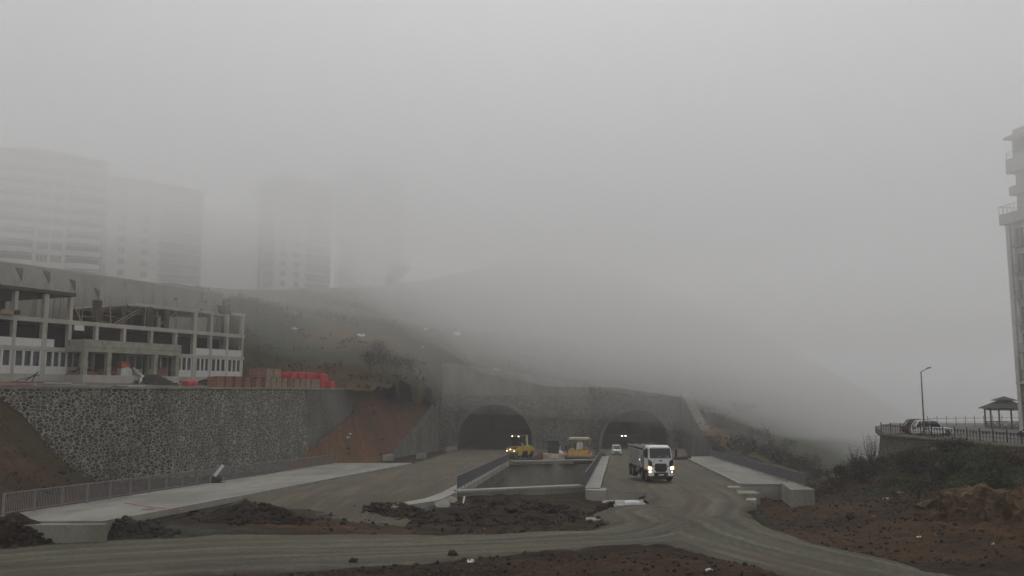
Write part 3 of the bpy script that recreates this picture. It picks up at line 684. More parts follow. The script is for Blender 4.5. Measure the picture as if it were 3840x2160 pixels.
obj('edge_walkway', along(x_pit_r, 71.5, 150, 0, 1.25, lambda y: R0(y) - .9, lambda y: R0(y) + .28), M['conc'], t)
obj('deck_slab', along(x_walk_r, 73.5, 137, 0, 13.5, lambda y: R0(y) - 1.6, lambda y: R0(y) - .32), M['conc_wet'], t)
b = B(); b.prism([(6.0, 70.6), (7.6, 70.4), (7.9, 72.2), (6.2, 72.4)], 9.8, 11.95); obj('end_block', b, M['conc'], t)
b = B()
for (x0, y0, x1, y1, zt0, zt1) in ((-4.2, 68.6, 6.1, 74.6, 11.95, 11.72),):
    d = Vector((x1 - x0, y1 - y0, 0)).normalized(); n = Vector((-d.y, d.x, 0)) * .7
    rs = [[(x0, y0, 4), (x0, y0, zt0), (x0 + n.x, y0 + n.y, zt0), (x0 + n.x, y0 + n.y, 4)], [(x1, y1, 4), (x1, y1, zt1), (x1 + n.x, y1 + n.y, zt1), (x1 + n.x, y1 + n.y, 4)]]
    b.rings(rs)
o = tag(obj('parapet_wall', b, M['conc_wet']), 'low concrete wall closing the near side of the opening behind dark soil', 'wall')
b = B(); d = Vector((10.3, 6.0, 0)).normalized(); n = Vector((-d.y, d.x, 0))
b.rings([[(-4.25 - n.x * .1, 68.55 - n.y * .1, 11.955), (-4.25 - n.x * .1, 68.55 - n.y * .1, 12.15), (-4.25 + n.x * .8, 68.55 + n.y * .8, 12.15), (-4.25 + n.x * .8, 68.55 + n.y * .8, 11.955)], [(6.1 - n.x * .1, 74.6 - n.y * .1, 11.725), (6.1 - n.x * .1, 74.6 - n.y * .1, 11.92), (6.1 + n.x * .8, 74.6 + n.y * .8, 11.92), (6.1 + n.x * .8, 74.6 + n.y * .8, 11.725)]])
obj('coping', b, M['conc'], o)
b = B(); a, c = Vector((-6, 126.8, 0)), Vector((14.5, 138.2, 0)); d = (c - a).normalized(); n = Vector((-d.y, d.x, 0))
b.rings([[(p.x, p.y, 0), (p.x, p.y, R0(p.y) - .05), (p.x + n.x, p.y + n.y, R0(p.y) - .05), (p.x + n.x, p.y + n.y, 0)] for p in (a, a.lerp(c, .5), c)])
o = tag(obj('abutment_wall', b, M['pitwall']), 'tall stained concrete wall at the far end of the opening', 'wall')
b = B(); b.rings([[(p.x - n.x * .12, p.y - n.y * .12, R0(p.y) - .046), (p.x - n.x * .12, p.y - n.y * .12, R0(p.y) + .18), (p.x + n.x, p.y + n.y, R0(p.y) + .18), (p.x + n.x, p.y + n.y, R0(p.y) - .046)] for p in (a.lerp(c, .29), a.lerp(c, .6), a.lerp(c, .96))]); obj('coping', b, M['conc'], o)
b = B(); b.prism([(-12, 66), (10, 70), (22, 140), (-12, 132)], 1.0, 1.6); obj('underpass_floor', b, M['yard'], kind='structure')
b = along(lambda y: x_pit_r(y) + 4, 74, 137, 0, .6, lambda y: 1, lambda y: R0(y) - 1.6); tag(obj('underpass_wall', b, M['conc_wet']), 'concrete side wall of the opening below the right bridge', 'wall')
# pavements on the outer sides
o = thing('concrete_pavement', 'broad pale concrete pavement strip with a long railing on its outer edge', 'pavement', (0, 0, 0), 0, 'concrete pavements')
b = B(); rs = []
for y in frange(47.5, 124, 3): 
    z = R0(y); a, c = xl_strip_out(y) - .35, xl_strip_in(y); rs.append([(a, y, z - .55 - 1.0 * sstep(60, 48, y)), (c, y, z - .55 - 1.0 * sstep(60, 48, y)), (c, y, z + .16), (a, y, z + .16)])
b.rings(rs); obj('slab', b, M['slab'], o)
b = B(); b.prism([(-30.2, 46.7), (-22.0, 47.1), (-22.0, 47.48), (-30.2, 47.48)], 10.9, R0(48) + .06); obj('end_beam', b, M['conc_wet'], o)
b = along(xl_strip_in, 50, 122, .0, .28, lambda y: R0(y) - .2, lambda y: R0(y) + .20); obj('kerb', b, M['conc'], o)
o = thing('concrete_pavement', 'pale concrete pavement on the right bridge ending above a block wall', 'pavement', (0, 0, 0), 0, 'concrete pavements')
b = B(); rs = []
for y in frange(77.2, 150, 4): z = R0(y); rs.append([(x_deck_l(y), y, z - .6), (x_deck_r(y) + .3, y, z - .6), (x_deck_r(y) + .3, y, z + .22), (x_deck_l(y), y, z + .22)])
b.rings(rs); obj('slab', b, M['slab'], o)
b = B(); b.prism([(18.0, 76.6), (20.6, 77.1), (24.0, 77.1), (24.0, 78.2), (18.0, 78.2)], 9.4, R0(77) - .05); obj('end_wall', b, M['conc'], o)
b = B(); b.prism([(22.9, 71.4), (24.9, 71.4), (25.2, 77.6), (23.9, 77.08)], 8.6, R0(73) + .22); obj('wing_block', b, M['conc_wet'], o)
b = along(x_deck_l, 77.4, 149, -.25, -.004, lambda y: R0(y) - .3, lambda y: R0(y) + .27); obj('kerb', b, M['conc'], o)

# ---------------------------------------------------------------- parking terrace on the right
TC = Vector((45.3, 106, 14.7)); TD = (Vector((49.4, 82.4, 0)) - Vector((45.3, 106, 0))).normalized()
tpts = [TC + Vector((55, 1.5, 0)), TC, Vector((49.4, 82.4, 14.7)), Vector((49.4, 82.4, 14.7)) + TD * 45]
b = B(); rs = []
def tring(p, n): 
    fb = p + n * 1.1; return [(fb.x, fb.y, 3), (p.x, p.y, 14.55), (p.x - n.x * 1, p.y - n.y * 1, 14.55), (p.x - n.x * 1, p.y - n.y * 1, 3)]
n1 = Vector((0, 1, 0)); n2 = Vector((TD.y, -TD.x, 0)); nc = (n1 + n2).normalized() * 1.3
b.rings([tring(tpts[0], n1), tring(TC, nc)] + [tring(TC.lerp(tpts[2], k / 4), n2) for k in (1, 2, 3, 4)] + [tring(tpts[3], n2)])
o = tag(obj('terrace_wall', b, M['stone_terr']), 'battered brownish stone wall holding up the fenced parking terrace', 'wall')
b = B(); q = Vector((0, 0, .004))
b.rings([[tuple(p + n * .25 + Vector((0, 0, -.146))), tuple(p + n * .25 + Vector((0, 0, .13))), tuple(p - n * .5 + Vector((0, 0, .13))), tuple(p - n * .5 + Vector((0, 0, -.146)))] for p, n in ((tpts[0], n1), (TC, nc), (tpts[2], n2), (tpts[3], n2))]); obj('coping', b, M['conc_wet'], o)
b = B(); b.prism([(TC.x + .45, TC.y - .4), (49.85, 82.4), (tpts[3].x + .4, tpts[3].y), (120, 30), (120, 142), (62, 140), (54, 128)], 13.8, 14.72); obj('parking_surface', b, M['asphalt'], kind='structure')

# ---------------------------------------------------------------- air: thin haze everywhere, a thick fog bank lying on the hilltop
b = B(); b.span(-430, 430, -70, 660, -63, 106, 0); hb = b; b = B()
BX, BY = frange(-424, 424, 16), frange(-64, 654, 14)
def bank(x, y):
    L = sstep(14, -62, x); rg = max(0, x - 32); q = y + rg - 85 * L
    z = 33 + 9 * L + 9 * L * sstep(60, 195, y) - 12 * sstep(130, 185, q) - 10 * sstep(0, 25, rg) * sstep(112, 155, q) - sstep(46, 80, x) * (14 * sstep(224, 256, q) + 14 * sstep(230, 300, q) + 70 * sstep(290, 430, q))
    return max(-61.0, z + 5.0 * mn.noise((x * .011, y * .011, 0)))
def mist(x, y):
    L = sstep(20, -70, x); rg = max(0, x - 32); q = y + .8 * rg - 28 * L
    z = 24 + 8 * L - 13 * sstep(105, 205, q) - 8 * sstep(0, 25, rg) * sstep(110, 150, q) - 90 * sstep(215, 330, q) * sstep(46, 80, x) + 14 * sstep(208.5, 213, y) * (1 - sstep(46, 60, x))
    return max(-61.5, min(bank(x, y) - 3, z + 4.0 * mn.noise((x * .013, y * .013, 6))))
def fog_mesh(zf, top):
    n = len(BX); V = []; fs = []; k = n * len(BY)
    for y in BY:
        for x in BX: V.append((x, y, zf(x, y)))
    for y in BY:
        for x in BX: V.append((x, y, top))
    for j in range(len(BY) - 1):
        for i in range(n - 1):
            q = j * n + i; fs += [(q, q + n, q + n + 1, q + 1), (k + q, k + q + 1, k + q + n + 1, k + q + n)]
    for i in range(n - 1):
        q = i; fs.append((q, q + 1, k + q + 1, k + q)); q = (len(BY) - 1) * n + i; fs.append((q + 1, q, k + q, k + q + 1))
    for j in range(len(BY) - 1):
        q = j * n; fs.append((q + n, q, k + q, k + q + n)); q = j * n + n - 1; fs.append((q, q + n, k + q + n, k + q))
    b = B(); b.add(V, fs); return b
def air(name, dens, col):
    m = bpy.data.materials.new(name); m.use_nodes = True; nt = m.node_tree; nt.nodes.clear()
    out = nt.nodes.new('ShaderNodeOutputMaterial'); pv = nt.nodes.new('ShaderNodeVolumePrincipled')
    pv.inputs['Color'].default_value = (*col, 1); pv.inputs['Density'].default_value = dens; pv.inputs['Anisotropy'].default_value = .1
    nt.links.new(pv.outputs[0], out.inputs['Volume']); return m
HAZE1, HAZE2, HAZE3 = .0008, .0040, .0122
obj('haze', hb, air('haze_air', HAZE1, (.985, .97, .945)), kind='stuff')
obj('haze', fog_mesh(mist, 97), air('mist_air', HAZE2, (.88, .872, .855)), kind='stuff')  # mist colour greyed to stand for weaker light in the low fog
obj('haze', fog_mesh(bank, 98), air('fog_air', HAZE3, (.98, .984, .994)), kind='stuff')

# ---------------------------------------------------------------- daylight, camera
w = bpy.data.worlds.new('World'); scene.world = w; w.use_nodes = True; nt = w.node_tree
bg = nt.nodes['Background']; sky = nt.nodes.new('ShaderNodeTexSky'); sky.sky_type = 'NISHITA'; sky.sun_disc = False
sky.sun_elevation = R_(55); sky.sun_rotation = R_(6); sky.dust_density = 3; sky.air_density = 1; sky.ozone_density = 1
hs = nt.nodes.new('ShaderNodeHueSaturation'); hs.inputs['Saturation'].default_value = .12; hs.inputs['Value'].default_value = 1.0
nt.links.new(sky.outputs[0], hs.inputs['Color']); nt.links.new(hs.outputs[0], bg.inputs['Color']); bg.inputs['Strength'].default_value = .15
sl = bpy.data.lights.new('sun', 'SUN'); sl.energy = .5; sl.angle = R_(40); sl.color = (1, .96, .9)
so = bpy.data.objects.new('sun', sl); COL.objects.link(so)
az = R_(6); so.rotation_euler = Vector((-math.sin(az) * math.cos(R_(55)), -math.cos(az) * math.cos(R_(55)), -math.sin(R_(55)))).to_track_quat('-Z', 'Y').to_euler()
cam = bpy.data.cameras.new('camera'); co = bpy.data.objects.new('camera', cam); COL.objects.link(co)
co.location = (0, 0, ZC); co.rotation_euler = (R_(90) + PITCH, 0, 0); cam.sensor_width = 36; cam.lens = 36 * F / 3840; cam.clip_end = 3000; cam.clip_start = .1
scene.camera = co
vs = scene.view_settings; vs.view_transform = 'Standard'; vs.look = 'None'; vs.gamma = 1; vs.use_curve_mapping = False; vs.exposure = .47
scene.render.engine = 'CYCLES'; cy = scene.cycles
cy.volume_bounces = 12; cy.max_bounces = 14; cy.diffuse_bounces = 3; cy.use_denoising = True; cy.caustics_reflective = False; cy.caustics_refractive = False
cy.sample_clamp_indirect = 6
# ---------------------------------------------------------------- railings of the bridges
def railing(name, label, xf, ys, hgt, pick, m, post_w, slope_off=0.0):
    t = thing(name, label, 'railing', (0, 0, 0), 0, 'road railings')
    n = len(ys) - 1
    for i, y in enumerate(ys):
        b = B(); x, z = xf(y), R0(y) + slope_off; b.box((x, y, z + hgt / 2), (post_w, post_w, hgt)); obj('post', b, m, t)
    for a, c in zip(ys, ys[1:]):
        b = B(); A = Vector((xf(a), a, R0(a) + slope_off)); C = Vector((xf(c), c, R0(c) + slope_off)); u = (C - A).normalized(); A += u * post_w * .6; C -= u * post_w * .6
        up = Vector((0, 0, 1))
        b.bar(A + up * (hgt - .03), C + up * (hgt - .03), .07, .06); b.bar(A + up * .16, C + up * .16, .05, .05)
        k = max(2, int((C - A).length / pick))
        for j in range(1, k):
            p = A.lerp(C, j / k); b.box((p.x, p.y, p.z + hgt / 2 + .04), (.022, .035, hgt - .2))
        obj('rail_panel', b, m, t)
    return t
railing('railing', 'long grey picket railing on the outer edge of the pavement below the stone wall', xl_strip_out, [50.1 * (1 + .0583 * i) for i in range(26)], 1.3, .16, M['rail'], .11, .16)
railing('railing', 'dark grey picket railing on the near bridge edge above the opening', x_pit_l, frange(71, 131, 2.5), 1.2, .11, M['rail_dark'], .07, .10)
railing('railing', 'grey railing beside the pale edge walkway in front of the van', x_pit_r, frange(73, 149, 2.5), 1.2, .12, M['rail_dark'], .07, .28)
railing('railing', 'grey railing on the outer edge of the right bridge pavement above the valley', x_deck_r, frange(73, 151, 2.6), 1.15, .10, M['rail_dark'], .07, .22)

# ---------------------------------------------------------------- vehicles
def wheel(parent, x, y, r, w, rim=None):
    b = B(); n = 20; rs = []
    for dx, rr in ((-w / 2, r * .62), (-w / 2, r * .93), (-w * .36, r), (w * .36, r), (w / 2, r * .93), (w / 2, r * .62)):
        rs.append([(dx, rr * math.cos(2 * math.pi * i / n), rr * math.sin(2 * math.pi * i / n)) for i in range(n)])
    b.rings(rs); t = obj('wheel', b, M['rubber'], parent, (x, y, r))
    b = B(); b.tube((-w * .52, 0, 0), (w * .52, 0, 0), r * .6, n=14); b.tube((-w * .56, 0, 0), (w * .56, 0, 0), r * .2, n=8); obj('rim', b, rim or M['steel'], t)
    return t
def rrect(y, w, z0, z1, c=.12, tw=None):
    tw = w if tw is None else tw
    return [(-w + c * .5, y, z0), (w - c * .5, y, z0), (w, y, z0 + c), (w, y, (z0 + z1) / 2), (tw, y, z1 - c), (tw - c, y, z1), (-tw + c, y, z1), (-tw, y, z1 - c), (-w, y, (z0 + z1) / 2), (-w, y, z0 + c)]
def car(name, label, cat, loc, rz, L, W, H, paint, hood, screen, rear, group=None, suv=False, rails=False, lamps=None, nose=.55):
    """front at -y. hood/screen/rear are positions along the length (0 front .. 1 back)"""
    t = thing(name, label, cat, loc, rz, group); w = W / 2; y = lambda k: (k - .5) * L
    wr = H * .2; belt = H * (.60 if not suv else .58); gc = H * .14
    b = B(); b.rings([rrect(y(0), w * .80, gc * 1.5, H * (nose - .14), .06), rrect(y(.03), w * .92, gc, H * (nose - .06), .10), rrect(y(hood * .6), w * .98, gc, H * (nose + .01), .1), rrect(y(hood), w, gc, belt * .985, .1), rrect(y(.5), w, gc, belt, .08), rrect(y(.9), w, gc, belt, .08), rrect(y(.985), w * .95, gc, belt * .96, .1), rrect(y(1), w * .88, gc * 1.5, belt * .85, .1)])
    obj('body', b, paint, t, smooth=False, bev=.02)
    g0 = belt - .03
    b = B(); b.rings([rrect(y(hood), w * .88, g0, g0 + .06, .02), rrect(y(screen), w * .9, g0, H * .965, .10, w * .74), rrect(y((screen + rear) / 2), w * .91, g0, H * .985, .10, w * .76), rrect(y(rear), w * .9, g0, H * .965, .10, w * .74), rrect(y(min(.99, rear + .1)), w * .86, g0, g0 + .08, .02)])
    obj('glass', b, M['glass'], t)
    b = B(); b.rings([rrect(y(screen - .01), w * .735, H * .93, H * .975, .03), rrect(y((screen + rear) / 2), w * .76, H * .945, H, .04), rrect(y(rear + .01), w * .735, H * .93, H * .975, .03)])
    for s in (-1, 1):
        b.bar((s * w * .87, y(hood) + .02, g0 + .03), (s * w * .735, y(screen), H * .95), .07, .06)
        b.bar((s * w * .86, y(min(.99, rear + .1)), g0 + .05), (s * w * .735, y(rear), H * .95), .12, .1)
        for k in (lerp(screen, rear, .42), lerp(screen, rear, .86)): b.bar((s * w * .915, y(k), g0), (s * w * .755, y(k), H * .955), .09, .05)
    obj('roof', b, paint, t)
    for s in (-1, 1):
        for k in (.18, .80): wheel(t, s * (w - .12), y(k), wr, .22)
        b = B(); b.box((s * (w + .1), y(hood + .05), belt + .06), (.2, .1, .14)); obj('mirror', b, M['black'] if not suv else paint, t, bev=.03)
        b = B(); zl0, zl1 = H * (nose - .17), H * (nose - .08); b.rings([[(s * w * .45, y(-.012), zl0), (s * w * .80, y(-.004), zl0), (s * w * .80, y(-.004), zl1), (s * w * .45, y(-.012), zl1)], [(s * w * .45, y(.03), zl0), (s * w * .93, y(.035), zl0), (s * w * .93, y(.035), zl1 + .02), (s * w * .45, y(.03), zl1 + .02)]])
        obj('headlight', b, lamps or M['offwhite'], t)
        b = B(); b.box((s * w * .86, y(.995), belt * .8), (.2, .08, .3)); obj('tail_light', b, M['redpaint'], t)
    b = B(); b.box((0, y(0.0), H * (nose - .2)), (w * .9, .06, .16)); b.box((0, y(.002), gc * 1.8), (w * 1.3, .08, .14)); obj('grille', b, M['black'], t)
    if rails:
        b = B()
        for s in (-1, 1): b.bar((s * w * .66, y(screen + .05), H + .035), (s * w * .66, y(rear - .03), H + .035), .04, .03)
        obj('roof_rail', b, M['iron'], t)
    return t
zp = 14.72
car('parked_car', 'white sport utility car parked behind the iron fence under the lamp post', 'car', (49.35, 101.2, zp), R_(90 - 8), 4.5, 1.85, 1.8, M['white'], .28, .42, .86, 'cars parked on the terrace', True, True)
car('parked_car', 'dark maroon sport utility car partly hidden behind the white one', 'car', (49.7, 104.6, zp), R_(90 - 14), 4.4, 1.85, 1.78, M['maroon'], .30, .45, .82, 'cars parked on the terrace', True, True)
car('parked_car', 'dark car cut off by the picture edge, parked behind the fence near the apartment building', 'car', (57.4, 93.0, zp), R_(90 - 6), 4.4, 1.78, 1.5, M['navy'], .3, .45, .8, 'cars parked on the terrace')
car('minivan', 'white minivan driving out of the farther tunnel', 'van', (19.95, 165, R0(165) + .05), R_(-4), 4.5, 1.75, 1.85, M['white'], .16, .34, .9, None, False, False, None, .6)
car('oncoming_car', 'oncoming car deep inside the farther tunnel, only its two headlights clear', 'car', tuple(P(2336, 1631, 300) - Vector((0, 0, .85))), 0, 4.3, 1.8, 1.5, M['navy'], .3, .45, .8, None, False, False, M['lamp_far'])

# white tipper truck, front at -y
t = thing('tipper_truck', 'white tipper truck with headlights on, driving toward the gravel road', 'truck', (14.15, 82.3, R0(82.3) + .02), R_(4.5))
b = B(); b.rings([rrect(-.02, 1.16, .62, 1.0, .06), rrect(.0, 1.2, .95, 1.6, .08)][:1] + [rrect(.06, 1.22, .62, 2.2, .08)] + [rrect(.06, 1.16, .95, 2.3, .08), rrect(.32, 1.14, .95, 3.32, .14, 1.06), rrect(1.0, 1.15, .95, 3.44, .12, 1.08), rrect(1.95, 1.14, .95, 3.40, .12, 1.06)])
cab = obj('cab', b, M['white'], t, bev=.02)
b = B(); b.add([(-1.03, .03, 2.28), (1.03, .03, 2.28), (.98, .27, 3.2), (-.98, .27, 3.2), (-1.03, .09, 2.28), (1.03, .09, 2.28), (.98, .35, 3.2), (-.98, .35, 3.2)], [(0, 1, 2, 3), (4, 7, 6, 5), (0, 4, 5, 1), (1, 5, 6, 2), (2, 6, 7, 3), (3, 7, 4, 0)]); obj('windscreen', b, M['glass'], t)
b = B()
for s in (-.35, .35): b.bar((s, .0, 2.3), (s + .45, .06, 2.5), .03, .02)
b.box((.75, -.0, 2.36), (.22, .03, .06)); obj('wiper', b, M['offwhite'], t)
b = B(); hx = [(-.56, 1.68), (-.48, 1.78), (.48, 1.78), (.56, 1.68), (.6, 1.2), (.42, 1.0), (-.42, 1.0), (-.6, 1.2)]
b.add([(x, -.06, z) for x, z in hx] + [(x, .1, z) for x, z in hx], [tuple(range(8))[::-1], tuple(range(8, 16))] + [(i, (i + 1) % 8, 8 + (i + 1) % 8, 8 + i) for i in range(8)])
for k in range(5): b.box((0, -.07, 1.15 + k * .12), (1.0, .03, .03))
b.box((0, -.055, 1.53), (2.1, .04, .05)); obj('grille', b, M['black'], t)
b = B(); n = 20
b.add([(.19 * math.cos(6.2832 * i / n), .02, 2.04 + .09 * math.sin(6.2832 * i / n)) for i in range(n)] + [(.19 * math.cos(6.2832 * i / n), .1, 2.04 + .09 * math.sin(6.2832 * i / n)) for i in range(n)], [tuple(range(n))[::-1]] + [(i, (i + 1) % n, n + (i + 1) % n, n + i) for i in range(n)])
em = obj('emblem', b, M['emblem'], t)
b = B()
for rr in (1.0,):
    for i in range(n):
        a0, a1 = 6.2832 * i / n, 6.2832 * (i + 1) / n; b.bar((.18 * math.cos(a0), .012, 2.04 + .083 * math.sin(a0)), (.18 * math.cos(a1), .012, 2.04 + .083 * math.sin(a1)), .015, .014)
for k in range(4): b.box((-.09 + k * .06, .012, 2.04), (.03, .012, .045 + .02 * (k % 2 == 0)))
obj('emblem_mark', b, M['white'], em)
for s in (-1, 1):
    b = B(); q = [(s * .82, 1.5), (s * .84, 1.95), (s * 1.14, 2.2), (s * 1.2, 2.12), (s * 1.2, 1.5)]
    b.add([(x, -.03, z) for x, z in q] + [(x, .12, z) for x, z in q], [(0, 1, 2, 3, 4), (9, 8, 7, 6, 5)] + [(i, (i + 1) % 5, 5 + (i + 1) % 5, 5 + i) for i in range(5)]); obj('corner_vent', b, M['black'], t)
    b = B(); b.box((s * 1.05, -.03, 1.33), (.34, .14, .34)); hl = obj('headlight', b, M['black'], t, bev=.03)
    b = B(); b.box((s * 1.03, -.11, 1.35), (.23, .03, .22)); obj('lamp', b, M['lamp_white'], hl)
    b = B(); b.box((s * 1.17, -.10, 1.38), (.12, .03, .3)); obj('indicator_glow', b, M['amber_glow'], hl)  # indicator enlarged and lit to stand for the headlight's amber glow
    b = B(); b.box((s * 1.07, -.02, 1.02), (.26, .12, .24)); fl = obj('fog_light', b, M['black'], t, bev=.03)
    b = B(); b.box((s * 1.06, -.09, 1.02), (.17 if s < 0 else .09, .03, .15 if s < 0 else .08)); obj('lamp', b, M['lamp_white'], fl)
    b = B(); b.bar((s * 1.15, .15, 3.05), (s * 1.5, .05, 3.0), .05, .05); b.bar((s * 1.15, .15, 2.25), (s * 1.5, .05, 2.35), .05, .05); b.box((s * 1.52, .05, 2.72), (.2, .14, .72)); obj('mirror', b, M['black'], t, bev=.03)
    b = B(); b.add([(s * 1.15, .45, 2.3), (s * 1.15, 1.5, 2.3), (s * 1.1, 1.45, 3.15), (s * 1.1, .6, 3.15), (s * 1.19, .45, 2.3), (s * 1.19, 1.5, 2.3), (s * 1.13, 1.45, 3.15), (s * 1.13, .6, 3.15)], [(0, 1, 2, 3), (4, 5, 6, 7), (0, 1, 5, 4), (1, 2, 6, 5), (2, 3, 7, 6), (3, 0, 4, 7)]); obj('side_window', b, M['glass'], t)
    for y in (.95, 2.85, 6.6, 7.95):
        wheel(t, s * 1.02, y, .52, .34 if y < 4 else .5)
        b = B(); b.rings([[(s * .86, y + .62 * math.cos(a) - .02, .52 + .62 * math.sin(a)), (s * 1.24, y + .62 * math.cos(a) - .02, .52 + .62 * math.sin(a)), (s * 1.24, y + .66 * math.cos(a), .52 + .67 * math.sin(a)), (s * .86, y + .66 * math.cos(a), .52 + .67 * math.sin(a))] for a in [math.pi * k / 10 for k in range(11)]]); obj('mudguard', b, M['black'], t)
b = B(); b.box((0, .02, .78), (1.35, .16, .34)); b.box((0, .1, .48), (2.3, .3, .26)); b.box((0, .3, .34), (1.5, .2, .12)); obj('bumper', b, M['black'], t, bev=.03)
b = B(); b.box((0, -.075, .74), (.52, .02, .11)); pl = obj('number_plate', b, M['white'], t)
b = B(); b.box((-.235, -.088, .74), (.05, .01, .1)); obj('plate_band', b, M['blue'], pl)
b = B(); b.span(-.4, .4, 1.2, 9.2, .62, .95); b.span(-1.0, 1.0, 3.4, 5.2, .45, .95); obj('chassis', b, M['black'], t)
b = B(); b.tube((-1.0, 3.6, .8), (-1.0, 5.1, .8), .3, n=14); obj('fuel_tank', b, M['steel'], t)
b = B(); b.box((-1.25, 3.4, 1.9), (.05, .08, .05)); obj('side_marker', b, M['lamp_blue'], t)
# open tipper body
def zt(y): return 1.15
b = B()
for s in (-1, 1):
    b.add([(s * 1.22, 2.35, 1.2), (s * 1.22, 8.9, 1.2), (s * 1.22, 8.9, 2.85), (s * 1.22, 2.35, 2.85), (s * 1.12, 2.35, 1.2), (s * 1.12, 8.9, 1.2), (s * 1.12, 8.9, 2.85), (s * 1.12, 2.35, 2.85)], [(0, 1, 2, 3), (4, 7, 6, 5), (0, 4, 5, 1), (1, 5, 6, 2), (2, 6, 7, 3), (3, 7, 4, 0)])
    for k in range(7): b.span(s * 1.22, s * 1.29, 2.5 + k * 1.02, 2.62 + k * 1.02, 1.2, 2.8)
b.span(-1.12, 1.12, 2.35, 2.45, 1.2, 3.1); b.span(-1.12, 1.12, 8.8, 8.9, 1.2, 2.7); b.span(-1.12, 1.12, 2.45, 8.8, 1.2, 1.3)
obj('tipper_body', b, M['dumpgrey'], t)
b = B()
for x in (-1.2, -.45, .35, 1.17): b.bar((x, 2.3, 3.16), (x, 8.9, 3.06), .13, .12)
for k in range(6): b.bar((-1.2, 2.4 + k * 1.3, 3.08 - .016 * k), (1.2, 2.4 + k * 1.3, 3.08 - .016 * k), .05, .05)
obj('top_rail', b, M['dumpgrey'], t)
b = B(); b.rings([[(-1.1, 2.5, 2.7), (1.1, 2.5, 2.7), (1.1, 2.5, 1.3), (-1.1, 2.5, 1.3)], [(-1.1, 5.5, 3.05), (1.1, 5.5, 3.0), (1.1, 5.5, 1.3), (-1.1, 5.5, 1.3)], [(-1.1, 8.75, 2.6), (1.1, 8.75, 2.6), (1.1, 8.75, 1.3), (-1.1, 8.75, 1.3)]]); obj('load', b, M['heap'], t)

# yellow tandem roller, front at -y
t = thing('road_roller', 'yellow tandem road roller with its work lights on', 'road roller', (1.35, 141.5, R0(141.5) + .15), R_(-37)); t.scale = (1.08, 1.08, 1.08)
def drum(y):
    b = B(); b.tube((-.84, y, .68), (.84, y, .68), .68, n=28); d = obj('drum', b, M['steel'], t)
    b = B()
    for s in (-1, 1): b.tube((s * .84, y, .68), (s * .88, y, .68), .45, n=16)
    obj('drum_hub', b, M['black'], d)
drum(-1.55); drum(1.6)
b = B(); b.rings([[(-.95, -2.35, 1.05), (.95, -2.35, 1.05), (.95, -2.35, 1.42), (-.95, -2.35, 1.42)], [(-.98, -1.9, 1.3), (.98, -1.9, 1.3), (.98, -1.9, 1.72), (-.98, -1.9, 1.72)], [(-.95, -.75, 1.3), (.95, -.75, 1.3), (.95, -.75, 1.9), (-.95, -.75, 1.9)]])
for s in (-1, 1): b.add([(s * .89, -1.0, .55), (s * .99, -1.0, .55), (s * .99, -.55, 1.4), (s * .89, -.55, 1.4), (s * .89, -1.9, .62), (s * .99, -1.9, .62), (s * .99, -1.75, 1.4), (s * .89, -1.75, 1.4)], [(0, 1, 2, 3), (4, 7, 6, 5), (0, 4, 5, 1), (1, 5, 6, 2), (2, 6, 7, 3), (3, 7, 4, 0)])
obj('front_frame', b, M['yellow'], t, bev=.04)
b = B(); b.rings([[(-.78, -2.22, 1.475), (.78, -2.22, 1.475), (.78, -2.0, 1.74), (-.78, -2.0, 1.74)], [(-.78, -1.5, 1.7), (.78, -1.5, 1.7), (.78, -1.3, 1.86), (-.78, -1.3, 1.86)]]); obj('front_hood', b, M['maroon'], t)
b = B(); b.rings([[(-.95, 2.45, 1.1), (.95, 2.45, 1.1), (.95, 2.45, 1.45), (-.95, 2.45, 1.45)], [(-.97, 1.5, 1.32), (.97, 1.5, 1.32), (.97, 1.5, 1.95), (-.97, 1.5, 1.95)], [(-.95, .55, 1.1), (.95, .55, 1.1), (.95, .55, 1.85), (-.95, .55, 1.85)]])
for s in (-1, 1): b.add([(s * .89, .7, .5), (s * .99, .7, .5), (s * .99, .7, 1.5), (s * .89, .7, 1.5), (s * .89, 1.2, .75), (s * .99, 1.2, .75), (s * .99, 1.9, 1.5), (s * .89, 1.9, 1.5)], [(0, 1, 2, 3), (4, 7, 6, 5), (0, 4, 5, 1), (1, 5, 6, 2), (2, 6, 7, 3), (3, 7, 4, 0)])
obj('rear_frame', b, M['yellow'], t, bev=.04)
b = B(); b.span(-.5, .5, -.7, .6, .45, 1.3); obj('articulated_joint', b, M['black'], t)
b = B(); b.add([(.8, -.75, 1.2), (.97, -.75, 1.2), (.97, .5, 1.2), (.8, .5, 1.2), (.8, -.3, 2.0), (.97, -.3, 2.0), (.97, .35, 2.0), (.8, .35, 2.0)], [(0, 3, 2, 1), (4, 5, 6, 7), (0, 1, 5, 4), (1, 2, 6, 5), (2, 3, 7, 6), (3, 0, 4, 7)]); obj('side_panel', b, M['yellow'], t)
b = B()
for x in (-.8, .8):
    for y in (-.95, .5): b.bar((x, y, 1.7), (x, y, 3.35), .08, .08)
b.span(-.9, .9, -1.05, .6, 3.33, 3.45); b.span(.55, .85, .3, .6, 1.9, 3.35); obj('canopy_frame', b, M['black'], t)
b = B(); b.span(.5, .93, .30, .70, 1.8, 3.5); obj('exhaust_column', b, M['cream'], t)
b = B(); b.span(-.3, .3, -.2, .3, 1.6, 1.9); b.span(-.3, .3, .25, .38, 1.9, 2.4); b.tube((0, -.7, 1.8), (0, -.45, 2.2), .03, n=8); obj('seat', b, M['offwhite'], t)
b = B(); b.span(-.78, .78, -.99, -.97, 1.95, 3.3); obj('windscreen', b, M['glass'], t)
